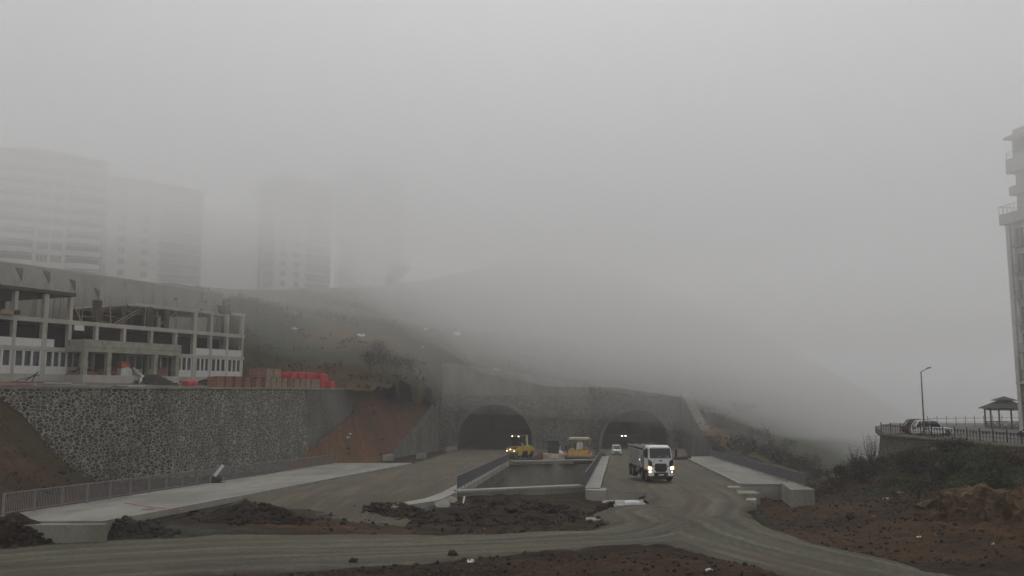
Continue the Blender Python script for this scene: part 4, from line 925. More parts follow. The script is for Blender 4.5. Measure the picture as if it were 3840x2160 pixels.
for x, z, y, s in ((-.62, 3.38, -1.1, .11), (.55, 3.38, -1.1, .11), (-.05, 1.5, -2.34, .11), (-.65, 1.28, -2.4, .08), (.7, 1.28, -2.4, .08)):
    b = B(); b.tube((x, y, z), (x, y - .06, z), s * .75, n=12); lp = obj('work_light', b, M['black'], t)
    b = B(); b.tube((x, y - .061, z), (x, y - .08, z), s * .6, n=12); obj('lamp', b, M['lamp_white'], lp)

# small wheel loader with a wide bucket
t = thing('wheel_loader', 'small wheel loader with dark cab and wide tan bucket facing the opening', 'loader', (6.75, 137.6, R0(137.6) + .02), R_(-6))
b = B(); rs = []
for x in (-1.62, 1.62): rs.append([(x, -1.7, .08), (x, -1.75, .2), (x, -1.2, .95), (x, -.95, 1.12), (x, -.8, 1.12), (x, -1.0, .3), (x, -1.1, .08)])
b.rings(rs)
for x in (-1.64, 1.64): b.box((x, -1.35, .55), (.06, .75, 1.0))
bk = obj('bucket', b, M['tan'], t)
b = B(); b.span(-.45, .75, -1.52, -1.40, .12, .95); obj('bucket_plate', b, M['offwhite'], bk)
b = B(); b.bar((-1.7, -1.5, 1.13), (-.9, -1.0, 1.18), .08, .06); b.bar((.9, -1.0, 1.15), (1.7, -1.5, 1.12), .08, .06); obj('bucket_edge', b, M['white'], bk)
b = B()
for s in (-1, 1): b.bar((s * .55, -.9, .7), (s * .55, .9, 1.3), .16, .26)
obj('lift_arm', b, M['tan'], t)
b = B(); b.span(-.95, .95, .4, 3.2, .6, 1.35); b.span(-.85, .85, 1.8, 3.2, 1.35, 1.85); obj('chassis', b, M['tan'], t, bev=.05)
b = B()
for x in (-.98, .62):
    for y in (.15, 1.6): b.bar((x, y, 1.2), (x * .96, y, 3.0), .1, .1)
b.span(-1.05, .68, .05, 1.7, 2.98, 3.1); b.span(-.98, .62, .2, 1.6, 1.15, 1.3); obj('cab', b, M['black'], t)
b = B(); b.span(-.92, .58, .12, .16, 1.25, 2.98); obj('windscreen', b, M['greenglass'], t)
b = B(); b.span(-.92, .58, 1.5, 1.53, 1.3, 2.95); obj('rear_window', b, M['greenglass'], t)
b = B(); b.rings([[(.75, -.2, 1.3), (1.35, -.2, 1.0), (1.35, -.2, .9), (.75, -.2, .9)], [(.8, .5, 1.7), (1.35, .5, 1.35), (1.35, .5, .9), (.8, .5, .9)], [(.8, 1.3, 1.4), (1.35, 1.3, 1.0), (1.35, 1.3, .9), (.8, 1.3, .9)]]); obj('mudguard', b, M['offwhite'], t)
b = B(); b.tube((.85, .5, 1.7), (.95, .5, 2.15), .09, n=8); obj('exhaust_pipe', b, M['offwhite'], t)
for s in (-1, 1):
    for y in (.1, 2.5): wheel(t, s * 1.05, y, .58, .42)

# orange asphalt paver
t = thing('asphalt_paver', 'worn orange asphalt paver with a cream canopy on thin posts', 'paver', (10.95, 141.3, R0(141.3) + .02), R_(-8))
b = B(); b.rings([[(-1.75, -2.2, .35), (1.75, -2.2, .35), (1.75, -2.2, .75), (-1.75, -2.2, .75)], [(-1.6, -1.2, .45), (1.6, -1.2, .45), (1.6, -1.2, 1.55), (-1.6, -1.2, 1.55)], [(-1.5, 1.8, .5), (1.5, 1.8, .5), (1.5, 1.8, 1.75), (-1.5, 1.8, 1.75)]]); obj('body', b, M['orange'], t, bev=.06)
for s in (-1, 1):
    b = B(); b.rings([[(s * 1.3, -2.9, .35), (s * 2.2, -2.9, .55), (s * 2.25, -2.9, .95), (s * 1.9, -2.9, .85)], [(s * 1.3, -1.3, .35), (s * 2.2, -1.3, .55), (s * 2.3, -1.3, 1.35), (s * 1.9, -1.3, 1.15)]]); obj('hopper_wing', b, M['orange'], t)
    b = B(); b.rings([[(s * 1.15, -2.0 + 1.9 * 0, .08), (s * 1.7, -2.0, .08), (s * 1.7, -2.3, .4), (s * 1.15, -2.3, .4)], [(s * 1.15, 1.7, .02), (s * 1.7, 1.7, .02), (s * 1.7, 1.7, .85), (s * 1.15, 1.7, .85)]]); obj('track', b, M['rubber'], t)
    b = B(); b.rings([[(s * 2.1, -2.6, .02), (s * 2.35, -2.6, .02), (s * 2.35, -2.6, .6), (s * 2.1, -2.6, .6)], [(s * 2.1, 1.2, .02), (s * 2.35, 1.2, .02), (s * 2.35, 1.2, .6), (s * 2.1, 1.2, .6)]]); obj('side_plate', b, M['maroon'], t)
b = B(); b.tube((-2.0, -3.0, .42), (2.0, -3.0, .42), .28, n=14); b.span(-2.2, 2.2, -2.9, -2.5, .05, .35); obj('push_roller', b, M['black'], t)
b = B(); b.span(-1.55, 1.55, -.6, 1.7, 3.36, 3.52); b.span(-1.6, 1.6, -.66, -.6, 3.2, 3.5); cn = obj('canopy', b, M['cream'], t, bev=.04)
b = B()
for s in (-1, 1): b.add([(s * 1.55, -.66, 3.42), (s * 2.0, -.66, 3.22), (s * 2.0, 1.6, 3.22), (s * 1.55, 1.6, 3.42), (s * 1.55, -.66, 3.46), (s * 2.0, -.66, 3.26), (s * 2.0, 1.6, 3.26), (s * 1.55, 1.6, 3.46)], [(0, 1, 2, 3), (4, 7, 6, 5), (0, 4, 5, 1), (1, 5, 6, 2), (2, 6, 7, 3), (3, 7, 4, 0)])
obj('canopy_flap', b, M['steel'], cn)
for s in (-1, 1):
    for y in (-.5, 1.6): b = B(); b.bar((s * 1.45, y, 1.6), (s * 1.45, y, 3.36), .07, .07); obj('canopy_post', b, M['steel'], t)
b = B(); b.span(-.35, .15, -.4, .1, 1.65, 2.55); b.span(.2, .7, -.3, .2, 1.65, 2.65); b.span(-.25, .6, .1, .25, 2.3, 2.8); obj('seat', b, M['white'], t, bev=.04)
b = B(); b.span(.6, 1.35, -.9, .2, 1.6, 2.05); obj('engine_cover', b, M['orange'], t, bev=.05)
b = B(); b.tube((-.55, -.7, 1.6), (-.55, -.7, 2.6), .1, n=10); obj('exhaust_pipe', b, M['black'], t)
b = B(); b.bar((-1.9, -.3, 1.3), (-2.05, -.3, 2.1), .1, .1); b.box((-2.1, -.3, 1.9), (.25, .2, .5)); obj('mirror', b, M['black'], t)
b = B(); b.span(-2.5, -2.1, -3.0, -2.6, .8, .95); obj('marker_board', b, M['white'], t)
# ---------------------------------------------------------------- building under construction
t = thing('unfinished_building', 'three storey unfinished concrete frame building with white window panels above the stone wall', 'building', (0, 0, 0))
AZ = math.atan2(FD.y, FD.x)
def fbox(b, t0, t1, v0, v1, z0, z1): 
    """box in facade space: t along, v behind the face (negative = in front)"""
    c = fac((t0 + t1) / 2, (v0 + v1) / 2, (z0 + z1) / 2); return b.box(c, (t1 - t0, v1 - v0, z1 - z0), AZ)
PZ = 2.0                                                       # plinth top
TC_ = [-5.5, -2.0, 1.67, 5.54, 8.98, 12.9, 17.2, 21.7, 26.05, 29.6, 32.8, 36.2, 39.5]
b = B(); fbox(b, -8, 40.1, 0, 15, .2, 1.95); fbox(b, 8.6, 23.8, -3.3, -.004, .2, 1.9); obj('plinth', b, M['newconc'], t)
for z in (5.0, 8.5): b = B(); fbox(b, -8, 39.9, .35, 15, z - .1, z + .12); obj('floor_slab', b, M['newconc'], t)
for z0, z1 in ((4.77, 5.24), (8.19, 8.73)): b = B(); fbox(b, -8, 39.95, -.03, .34, z0, z1); obj('beam', b, M['newconc'], t)
b = B(); fbox(b, -8, 9.3, -.25, 13, 11.7, 12.15); obj('roof_slab', b, M['darkform'], t)
b = B(); fbox(b, 17.5, 33.2, .05, 12, 11.35, 11.55); fbox(b, 18.5, 33, -.05, .2, 11.5, 11.8); obj('roof_slab', b, M['newconc'], t)
b = B(); fbox(b, 37.2, 39.9, -.03, .4, 11.6, 12.05); fbox(b, 33, 37.2, .8, 9, 11.5, 11.65); obj('beam', b, M['newconc'], t)
for i, tt in enumerate(TC_):
    w = .62 if i in (3, 9) else .42
    top = 11.65 if (tt < 9.5 or tt > 29) else 8.19
    lo = 1.954
    for z0, z1 in ((lo, 4.766), (5.244, 8.186), (8.734, top)):
        if z1 <= z0: continue
        if 8.9 < tt < 24 and z0 < 4: v0 = .4
        else: v0 = 0
        b = B(); fbox(b, tt - w / 2, tt + w / 2, v0, v0 + .6, z0, z1); obj('column', b, M['newconc'], t)
for tt in TC_[::2]:
    for v in (6.5, 12):
        for z0, z1 in ((1.954, 4.896), (5.124, 8.396)): b = B(); fbox(b, tt - .22, tt + .22, v, v + .5, z0, z1); obj('column', b, M['newconc'], t)
b = B(); fbox(b, -8, 39.6, 14.2, 14.4, 1.96, 8.39); fbox(b, -8, 8.8, 12.5, 12.7, 8.63, 11.69); fbox(b, 18, 33, 11.5, 11.7, 8.63, 11.3); fbox(b, 39.2, 39.5, .7, 14.1, 1.96, 4.88); obj('back_wall', b, M['hollow'], t)  # back walls coloured near-black to darken the interior
for z in (1.96, 5.126): b = B(); fbox(b, -8, 39, 4.4, 4.55, z, z + 2.9); obj('partition_wall', b, M['hollow'], t)  # partitions likewise near-black, shade put into their colour
# entrance canopy
b = B(); fbox(b, 8.45, 23.9, -3.3, -.034, 4.75, 5.35); fbox(b, 8.45, 8.75, -3.3, -.034, 5.354, 6.25); fbox(b, 8.754, 23.9, -3.3, -3.0, 5.354, 6.25); fbox(b, 23.6, 23.9, -2.99, -.034, 5.354, 6.25); cn = obj('entrance_canopy', b, M['pale_conc'], t)
b = B(); fbox(b, 8.44, 23.9, -3.36, -3.304, 5.3, 5.38); obj('drip_moulding', b, M['conc_wet'], cn)
for tt in (8.9, 12.35, 19.7, 23.45): b = B(); fbox(b, tt - .28, tt + .28, -3.2, -2.6, 1.904, 4.746); obj('canopy_column', b, M['pale_conc'], t)
# white window panels with tall dark lights
def window(t0, t1, v=.02, n=3, z0=1.96, z1=4.76, sp=.95):
    b = B(); fbox(b, t0, t1, v, v + .16, z0, z0 + sp); W = (t1 - t0)
    fbox(b, t0, t1, v, v + .16, z1 - .1, z1)
    for k in range(n + 1):
        c = t0 + .07 + (W - .14) * k / n; fbox(b, c - .07 - .05 * (0 < k < n), c + .07 + .05 * (0 < k < n), v, v + .2, z0 + sp + .002, z1 - .102)
    o = obj('window', b, M['foam'], t)
    b = B(); fbox(b, t0 + .1, t1 - .1, v + .25, v + .28, z0 + sp, z1 - .1); obj('pane', b, M['winglass'], o)
bays = [(-5.29, -2.21), (-1.79, 1.46), (1.88, 5.23), (5.85, 8.77), (26.27, 29.2), (30.0, 32.59), (33.01, 35.99), (36.41, 39.29)]
for a, c in bays: window(a, c)
for a, c in ((9.3, 12.6), (17.5, 21.4), (22.0, 25.8)): window(a, c, 1.1)
for a, c in ((-5.29, -2.21), (-1.79, 1.46), (1.88, 5.23), (5.85, 6.9), (30.0, 32.59), (33.01, 35.99), (36.41, 39.29)):
    b = B(); fbox(b, a, c, .05, .2, 5.244, 6.2); obj('parapet_panel', b, M['foam'], t)
for a in range(6): b = B(); fbox(b, 26.8 + a * 2.3, 27.3 + a * 2.3, -.06, -.004, 1.15, 1.45); obj('vent_opening', b, M['black'], t)
# starter bars and dark column shutters
for tt, z in ((1.67, 12.15), (5.54, 12.15), (8.98, 12.15), (12.9, 11.6), (21.7, 11.9), (24.0, 11.9), (36.2, 11.7)):
    b = B()
    for a in (-.2, -.07, .07, .2):
        for v in (.1, .5): p = fac(tt + a, v, z); b.tube(p, p + Vector((rnd.uniform(-.05, .05), rnd.uniform(-.05, .05), rnd.uniform(.8, 1.4))), .011, n=5)
    obj('starter_bars', b, M['steel'], t)
for tt, h_ in ((13.0, 11.6), (21.2, 11.7), (24.2, 11.4)): b = B(); fbox(b, tt - .4, tt + .4, 0, .8, 8.74, h_); obj('column_shutter', b, M['darkform'], t)
# loose things on and before the building
def prop(t0, v0, z0, t1, v1, z1, label, w=.1):
    b = B(); b.bar(fac(t0, v0, z0), fac(t1, v1, z1), w, w); tag(obj('timber_prop', b, M['timber']), label, 'timber prop', 'timber props on the unfinished floor')
prop(15.6, .3, 8.75, 20.4, .3, 11.6, 'long timber prop leaning up to the dark column shutter at a low slant'); prop(16.5, .6, 8.75, 20.6, .6, 11.2, 'timber prop leaning just under the longest one')
prop(22.6, .2, 8.75, 25.9, .2, 11.1, 'timber prop leaning rightward near the right end of the open floor'); prop(20.4, .1, 8.75, 20.5, .1, 12.0, 'upright timber beside the middle column shutter')
prop(23.1, .1, 8.75, 22.4, .1, 11.0, 'timber prop crossing behind the rightmost leaning one'); prop(9.3, .2, 10.8, 10.7, .3, 8.75, 'timber prop leaning against the last tall column of the left bay')
prop(26.0, .1, 8.75, 26.1, .1, 13.0, 'tall upright timber above the end of the open floor'); prop(29.0, .5, 11.8, 31.3, .5, 13.4, 'slanting timber standing above the upper beam'); prop(36.0, .3, 11.6, 36.1, .3, 14.0, 'thin upright timber on the roof edge near the right end')
for k in range(7):
    tt = 2.6 + .95 * k; prop(tt, 2.5 + (k % 3), 8.75, tt + .15, 2.5 + (k % 3), 11.66, 'thin upright shoring post in the dark upper left bay', .07)
for k in range(6):
    tt = 33.4 + .95 * k; prop(tt, 1.5 + (k % 2), 8.75, tt + .1, 1.5 + (k % 2), 11.5, 'thin upright shoring post in the upper right bays', .07)
q = random.Random(44)
for k in range(22):
    tt = q.uniform(9.4, 27.5); v = q.uniform(.3, 4); z1 = q.uniform(10.2, 13.2); prop(tt, v, 8.75, tt + q.uniform(-.5, .5), v, z1, 'thin timber among the clutter of props on the open upper floor', .06)
for k in range(9):
    tt = q.uniform(9.2, 24); z = q.uniform(8.85, 11.2); prop(tt, q.uniform(.3, 2), z, tt + q.uniform(1.2, 3.2), q.uniform(.3, 2), z + q.uniform(-.25, .35), 'thin crosswise batten among the props on the open upper floor', .06)
def wrapped(name, label, cat, p, d, rz, m, seed=1, group=None):
    """a soft edged wrapped bundle"""
    b = B(); q = random.Random(seed); rs = []
    for k in range(7):
        x = (k / 6 - .5) * d[0]; s = .82 + .18 * math.sin(math.pi * k / 6) + q.uniform(-.05, .05)
        rs.append([(x, y * d[1] / 2 * s, z * d[2] * (s if z > .5 else 1)) for y, z in ((-1, 0), (-1, .6), (-.8, .95), (0, 1.02 + q.uniform(-.05, .05)), (.8, .95), (1, .6), (1, 0))])
    b.rings(rs); return tag(obj(name, b, m, None, p, rz), label, cat, group)
def yz(p): return Vector((p[0], p[1], yard_z(p[0], p[1]) - .03))
p = fac(14.5, -2.0, 5.36); wrapped('wrapped_bundle', 'bright red wrapped bundle lying on the entrance canopy', 'bundle', p, (4.2, 1.5, .85), AZ, M['redwrap'], 3)
b = B(); fbox(b, 9.6, 11.4, .2, .5, 6.2, 6.35); fbox(b, 10.0, 10.1, .2, .3, 5.36, 6.2); fbox(b, 11.2, 11.3, .2, .3, 5.36, 6.2); tag(obj('trestle', b, M['offwhite']), 'pale work trestle at the left end of the canopy', 'trestle')
b = B(); fbox(b, 9.4, 10.8, -.2, -.05, 7.5, 8.15); tag(obj('form_panel', b, M['foam']), 'small white panel hanging under the upper beam', 'panel')
b = B(); fbox(b, -.5, 1.2, -.6, .2, 8.74, 9.3); tag(obj('crate', b, M['timber']), 'timber crate on the open floor at the far left', 'crate')
b = B(); b.tube(fac(1.3, -.5, 9.05), fac(1.3, -.95, 9.05), .28, n=14); b.tube(fac(1.3, -.4, 9.05), fac(1.3, -1.0, 9.05), .1, n=8); tag(obj('cable_drum', b, M['black']), 'black cable drum hanging at the floor edge by the crate', 'drum')
def heap(name, label, cat, c, rx, ry, h_, m, seed, n=160, rz=0, zf=None, cl=.12):
    """earth or gravel mound with clods"""
    q = random.Random(seed); b = B(); K, S = 12, 26; rs = []; cz = c[2]
    for k in range(K + 1):
        r = 1 - k / K
        ring = []
        for i in range(S):
            a = 6.2832 * i / S; x, y = rx * r * math.cos(a), ry * r * math.sin(a)
            w = 1 + .25 * mn.noise((math.cos(a) * 1.3, math.sin(a) * 1.3, seed)); x *= w; y *= w
            z = h_ * (math.cos(math.pi * min(1, r)) * .5 + .5) ** .75
            z += .42 * h_ * mn.noise((x * .9 / max(.5, h_), y * .9 / max(.5, h_), seed)) * (1 - r) ** .4
            z += .12 * min(1, h_) * mn.noise((x * 3, y * 3, seed + 2)) * (1 - r * .7)
            xx, yy = x * math.cos(rz) - y * math.sin(rz), x * math.sin(rz) + y * math.cos(rz)
            g_ = zf(c[0] + xx, c[1] + yy) - cz if zf else 0
            ring.append((xx, yy, g_ + (z if k else -.25)))
        rs.append(ring)
    b.rings(rs)
    for k in range(n):
        r = math.sqrt(q.random()) * 1.08; a = q.uniform(0, 6.2832); x, y = rx * r * math.cos(a), ry * r * math.sin(a)
        z = h_ * (math.cos(math.pi * min(1, r)) * .5 + .5) ** .75
        xx, yy = x * math.cos(rz) - y * math.sin(rz), x * math.sin(rz) + y * math.cos(rz)
        g_ = zf(c[0] + xx, c[1] + yy) - cz if zf else 0
        b.blob((xx, yy, g_ + z * .96), cl * (.3 + 1.9 * q.random() ** 3), q.randint(0, 99999), 1 if q.random() < .22 else 0, .45, .75)
    return tag(obj(name, b, [m, M['rubble']], None, c), label, cat)
heap('gravel_heap', 'grey gravel heap before the entrance canopy', 'heap', tuple(yz(fac(17.5, -5.2))), 3.4, 2.0, 1.25, M['heapgrey'], 5, 60)
wrapped('tarp_bundle', 'crumpled bright red tarpaulin bundle lying on the yard by the gravel heap', 'tarpaulin', tuple(yz(fac(21.6, -7.5))), (2.4, 1.4, .75), AZ + .3, M['redwrap'], 8)
heap('soil_heap', 'low brown soil bank along the building foot behind the brick pallets', 'heap', tuple(yz(fac(30.5, -3.5))), 6.5, 1.8, 1.0, M['heap'], 6, 60, AZ)
wrapped('sack_stack', 'stack of white sacks inside the entrance with an orange sheet on top', 'sacks', tuple(fac(16.0, -1.6, 1.9)), (1.7, 1.2, 1.15), AZ, M['foam'], 4)
wrapped('orange_sheet', 'crumpled orange sheet on top of the white sacks', 'sheet', tuple(fac(15.9, -1.6, 3.0)), (1.3, .9, .75), AZ, M['orangeplastic'], 9)
b = B(); b.tube(fac(17.1, -2.0, 2.9), fac(17.0, -3.9, 1.8), .16, n=10); b.tube(fac(17.0, -3.9, 1.8), fac(15.6, -5.0, 1.0), .16, n=10); tag(obj('rubble_chute', b, M['offwhite']), 'pale plastic chute hanging from the sacks to the ground', 'chute')
def pallet(name, label, p, d, m, rz, group):
    tt = thing(name, label, 'brick pallet', tuple(p), rz, group)
    b = B()
    for y in (-.4, 0, .4): b.span(-d[0] / 2, d[0] / 2, y * d[1] - .06, y * d[1] + .06, 0, .1)
    b.span(-d[0] / 2, d[0] / 2, -d[1] / 2, d[1] / 2, .102, .13); obj('base', b, M['timber'], tt)
    b = B(); q = random.Random(str(p)); n = max(2, int((d[2] - .14) / .33))
    for k in range(n):
        z0 = .135 + (d[2] - .14) * k / n; z1 = .135 + (d[2] - .14) * (k + 1) / n - .012
        b.box((q.uniform(-.02, .02), q.uniform(-.02, .02), (z0 + z1) / 2), (d[0] - q.uniform(0, .06), d[1] - q.uniform(0, .06), z1 - z0))
    obj('bricks', b, m, tt); return tt
for k, (tt, v) in enumerate(((10.6, -.9), (13.9, -1.1))):
    heap('brick_pile', ['loose pile of red bricks left of the entrance columns', 'loose pile of red bricks between the first two entrance columns'][k], 'brick pile', tuple(fac(tt, v, 1.9)), 1.6, .8, 1.25, M['brick'], 31 + k, 190, AZ, None, .2)
pallet('brick_pallet', 'single red brick pallet inside the canopy beside the white window panel', fac(22.3, -1.2, 1.9), (1.7, 1.0, 1.25), M['brick'], AZ, 'brick pallets')
# pallets along the wall top
W2, W3 = Vector(WT[2]), Vector(WT[3]); wd = (W3 - W2); wd.z = 0; WL = wd.length; wd.normalize(); wn = Vector((-wd.y, wd.x, 0)); wa = math.atan2(wd.y, wd.x)
def wt(s, v): q = W2 + wd * s + wn * v; return yz(q)
def s_at(px, v=1.6):
    lo, hi = -10, 60
    for _ in range(40):
        m_ = (lo + hi) / 2; q = W2 + wd * m_ + wn * v; x = 1920 + F * q.x / q.y
        if x < px: lo = m_
        else: hi = m_
    return lo
ordn = ['first', 'second', 'third', 'fourth', 'fifth', 'sixth', 'seventh', 'eighth', 'ninth', 'tenth', 'eleventh', 'twelfth', 'thirteenth']
for k, px in enumerate((815, 848, 882, 918, 958)):
    pallet('brick_pallet', ordn[k] + ' red brick pallet from the left end of the front row', wt(s_at(px), 1.6), (1.35, 1.3, 1.55), M['brick'], wa, 'brick pallets')
for k, px in enumerate((995, 1016, 1036, 1058, 1080, 1104, 1126, 1146, 1166, 1182)):
    pallet('brick_pallet', ordn[k] + ' pale wrapped block pallet in the front row, counted from the last red one', wt(s_at(px), 1.6), (1.25, 1.25, 1.6), M['brickpale'] if k != 4 else M['brick'], wa, 'brick pallets')
for k, px in enumerate((840, 880, 925)):
    pallet('brick_pallet', ordn[k] + ' red brick pallet of the hidden second row, only its top showing', wt(s_at(px, 3.6), 3.6), (1.9, 1.3, 1.7), M['brick'], wa, 'brick pallets')
for k, px in enumerate((968, 1000, 1030)):
    p = wt(s_at(px), 1.6); p.z += 1.63
    pallet('brick_pallet', ['left', 'middle', 'right'][k] + ' pallet of the three stacked on the upper tier', p, (1.75, 1.25, 1.15), M['brickpale'] if k else M['brick'], wa, 'brick pallets')
def red_pallet(label, p, d, seed):
    q = random.Random(seed); b = B(); rs = []
    for z_, k_ in ((0, .97), (d[2] * .5, 1.0), (d[2] * .93, .98), (d[2], .86)):
        rs.append([(x * d[0] / 2 * k_ + q.uniform(-.03, .03), y * d[1] / 2 * k_ + q.uniform(-.03, .03), z_ + (q.uniform(-.05, .05) if z_ else 0)) for x, y in ((-1, -.9), (-.9, -1), (0, -1.0), (.9, -1), (1, -.9), (1, .9), (.9, 1), (0, 1.0), (-.9, 1), (-1, .9))])
    b.rings(rs); tag(obj('red_pallet', b, M['redwrap'], None, p, wa + q.uniform(-.05, .05)), label, 'pallet', 'red wrapped pallets')
for k, px in enumerate((1062, 1092, 1122, 1150, 1178)):
    p = wt(s_at(px, 2.2), 2.2); p.z += 1.66
    red_pallet(ordn[k] + ' red wrapped pallet from the left on top of the pale blocks', tuple(p), (1.9, 1.3, .85), 20 + k)
for px, v, hh, l in ((1200, 1.8, 2.5, 'tall red wrapped pallet closing the right end of the block row'), (1212, 3.4, 2.5, 'tall red wrapped pallet just behind the right end of the row'), (1238, 1.8, 1.35, 'low red wrapped pallet standing rightmost on the wall top')):
    red_pallet(l, tuple(wt(s_at(px, v), v)), (1.7, 1.3, hh), int(px))
for k in range(16):   # boards and scraps lying along the yard edge
    q = random.Random(k); px = q.uniform(20, 780); D = 90 + q.uniform(-3, 8) + max(0, px - 300) * .015; pt = P(px, 1440, D); z = yard_z(pt.x, pt.y)
    b = B(); a = q.uniform(-.5, 1.2); L = q.uniform(1.0, 3.2); b.box((0, 0, .08), (L, q.uniform(.15, .6), q.uniform(.06, .2)))
    tag(obj('loose_board', b, M[['timber', 'offwhite', 'darkform', 'timber'][k % 4]], None, (pt.x, pt.y, z), a), 'loose board lying on the building yard behind the stone wall', 'board', 'boards scattered on the yard')
pt = P(60, 1438, 88); b = B(); b.box((0, 0, .15), (3.6, 1.2, .3)); tag(obj('board_stack', b, M['pinkwood'], None, (pt.x, pt.y, yard_z(pt.x, pt.y)), .3), 'pinkish stack of boards at the far left of the yard', 'boards')
b = B(); b.bar(P(95, 1428, 90), P(145, 1395, 91), .1, .1); b.bar(P(118, 1432, 90), P(138, 1400, 91), .08, .08); b.bar(P(150, 1405, 91), P(60, 1428, 89), .07, .07); tag(obj('timber_trestle', b, M['darkform']), 'dark timber trestle leaning before the left window panels', 'trestle')

# ---------------------------------------------------------------- apartment towers on the hill
def tower(name, label, px, D, rz, W, Lr, floors, zb, fh, wall, side, left_balc=False, roof=True, detail=True, tri=False):
    c = P(px, 1464, D); t = thing(name, label, 'apartment tower', (c.x, c.y, zb), rz, 'apartment towers on the hill')
    H = floors * fh; rec = 1.6
    xw = W * .52 if not left_balc else W * .30                # plain wall part of the front
    x0 = -W / 2; xa = x0 if not left_balc else x0 + W * .35
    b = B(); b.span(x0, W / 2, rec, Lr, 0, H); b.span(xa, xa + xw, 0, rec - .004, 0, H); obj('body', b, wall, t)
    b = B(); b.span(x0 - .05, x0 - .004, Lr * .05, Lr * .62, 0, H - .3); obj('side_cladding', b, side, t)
    b = B(); b.span(x0 - .1, x0 - .054, Lr * .64, Lr * .80, 0, H - .3); obj('recess_shade', b, M['hollow'], t)  # flat dark sheet on the side wall, standing for a recess in shade
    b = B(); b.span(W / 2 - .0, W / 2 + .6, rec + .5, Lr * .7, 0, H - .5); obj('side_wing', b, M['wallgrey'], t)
    if roof:
        b = B(); o = .9; b.add([(x0 - o, -o, H), (W / 2 + o, -o, H), (W / 2 + o, Lr + o, H), (x0 - o, Lr + o, H), (x0 + W * .3, Lr * .45, H + 3.2), (W / 2 - W * .3, Lr * .55, H + 3.2)], [(0, 1, 5, 4), (1, 2, 5), (2, 3, 4, 5), (3, 0, 4), (0, 3, 2, 1)]); obj('roof', b, M['tile'], t)
    if not detail: return t
    bw = W / 2 - (xa + xw)
    def balcony(bx0, bx1, z, curved):
        b = B(); y0 = .1
        if curved:
            n = 7; rs = []
            for k in range(n + 1):
                a = k / n; x = lerp(bx0, bx1, a); y = -.3 - 1.0 * math.sin(math.pi * (.15 + .85 * a if False else a)) ** .6
                rs.append([(x, y, z - .12), (x, y, z + 1.05), (x, y + .12, z + 1.05), (x, y + .12, z - .12)])
            b.rings(rs); b.span(bx0, bx1, -.3, rec - .01, z - .12, z - .0)
        else:
            b.span(bx0, bx1, -.1, rec - .01, z - .14, z); b.span(bx0, bx0 + .35, -.1, .1, z, z + fh * .55); b.span(bx1 - .35, bx1, -.1, .1, z, z + fh * .55); b.span(bx0, bx1, -.1, -.04, z + .95, z + 1.03)
        o = obj('balcony', b, M['wallwhite'], t)
        b = B(); b.span(bx0 + .05, bx1 - .05, rec - .09, rec - .02, z + .1, z + fh - .5); obj('balcony_shade', b, M['hollow'], o)  # near-black sheet across the recess back, its shade put into the colour
        if not curved: b = B(); b.span(bx0 + .36, bx1 - .36, -.06, -.02, z + .1, z + .93); obj('balustrade', b, M['winglass'], o)
    proto = None
    for k in range(floors):
        z = k * fh + .25
        for s in (.27, .72):
            x = xa + xw * s; ww, wh = (.75, 1.35) if not tri else (1.15, 1.7)
            if proto is None:
                b = B(); b.span(-ww - .1, ww + .1, -.06, .04, -.1, -.0); b.span(-ww - .1, ww + .1, -.06, .04, wh, wh + .08); b.span(-ww - .1, -ww, -.06, .04, 0, wh); b.span(ww, ww + .1, -.06, .04, 0, wh)
                for m_ in ((0,) if not tri else (-.4, .4)): b.span(m_ - .05, m_ + .05, -.05, .03, 0, wh)
                proto = obj('window', b, M['wallwhite'] if tri else M['wallgrey'], t, (x, 0, z + .9))
                b = B(); b.span(-ww, ww, -.03, -.01, 0, wh); obj('pane', b, M['winglass'], proto)
            else: dup(proto, t, (x, 0, z + .9))
        for s in (.15, .32, .5): dup(proto, t, (x0 - .052, Lr * s, z + .9), R_(-90))
        if k % 1 == 0:
            balcony(xa + xw + .15, W / 2 - .1, z - .05, left_balc)
            if left_balc: balcony(x0 + .1, xa - .15, z - .05, True)
    return t
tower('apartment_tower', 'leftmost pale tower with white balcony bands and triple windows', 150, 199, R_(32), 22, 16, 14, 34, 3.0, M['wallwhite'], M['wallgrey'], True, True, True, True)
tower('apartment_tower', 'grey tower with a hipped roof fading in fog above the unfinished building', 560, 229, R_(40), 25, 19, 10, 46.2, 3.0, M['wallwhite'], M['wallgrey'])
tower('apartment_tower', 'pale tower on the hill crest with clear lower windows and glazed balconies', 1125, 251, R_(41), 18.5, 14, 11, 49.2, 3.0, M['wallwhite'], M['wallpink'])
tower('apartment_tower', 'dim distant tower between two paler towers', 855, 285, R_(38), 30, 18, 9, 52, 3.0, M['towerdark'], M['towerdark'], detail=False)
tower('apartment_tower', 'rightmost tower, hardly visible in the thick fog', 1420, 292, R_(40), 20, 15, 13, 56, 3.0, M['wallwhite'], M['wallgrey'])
# ---------------------------------------------------------------- right terrace: building, gazebo, fence, lamp
C0 = P(3826, 1600, 102); C0.z = zp; d1 = TD; d2 = Vector((-d1.y, d1.x, 0)); BA = math.atan2(d1.y, d1.x)
t = thing('apartment_building', 'tall cream apartment building at the right picture edge with stone clad base', 'apartment building', tuple(C0), BA)
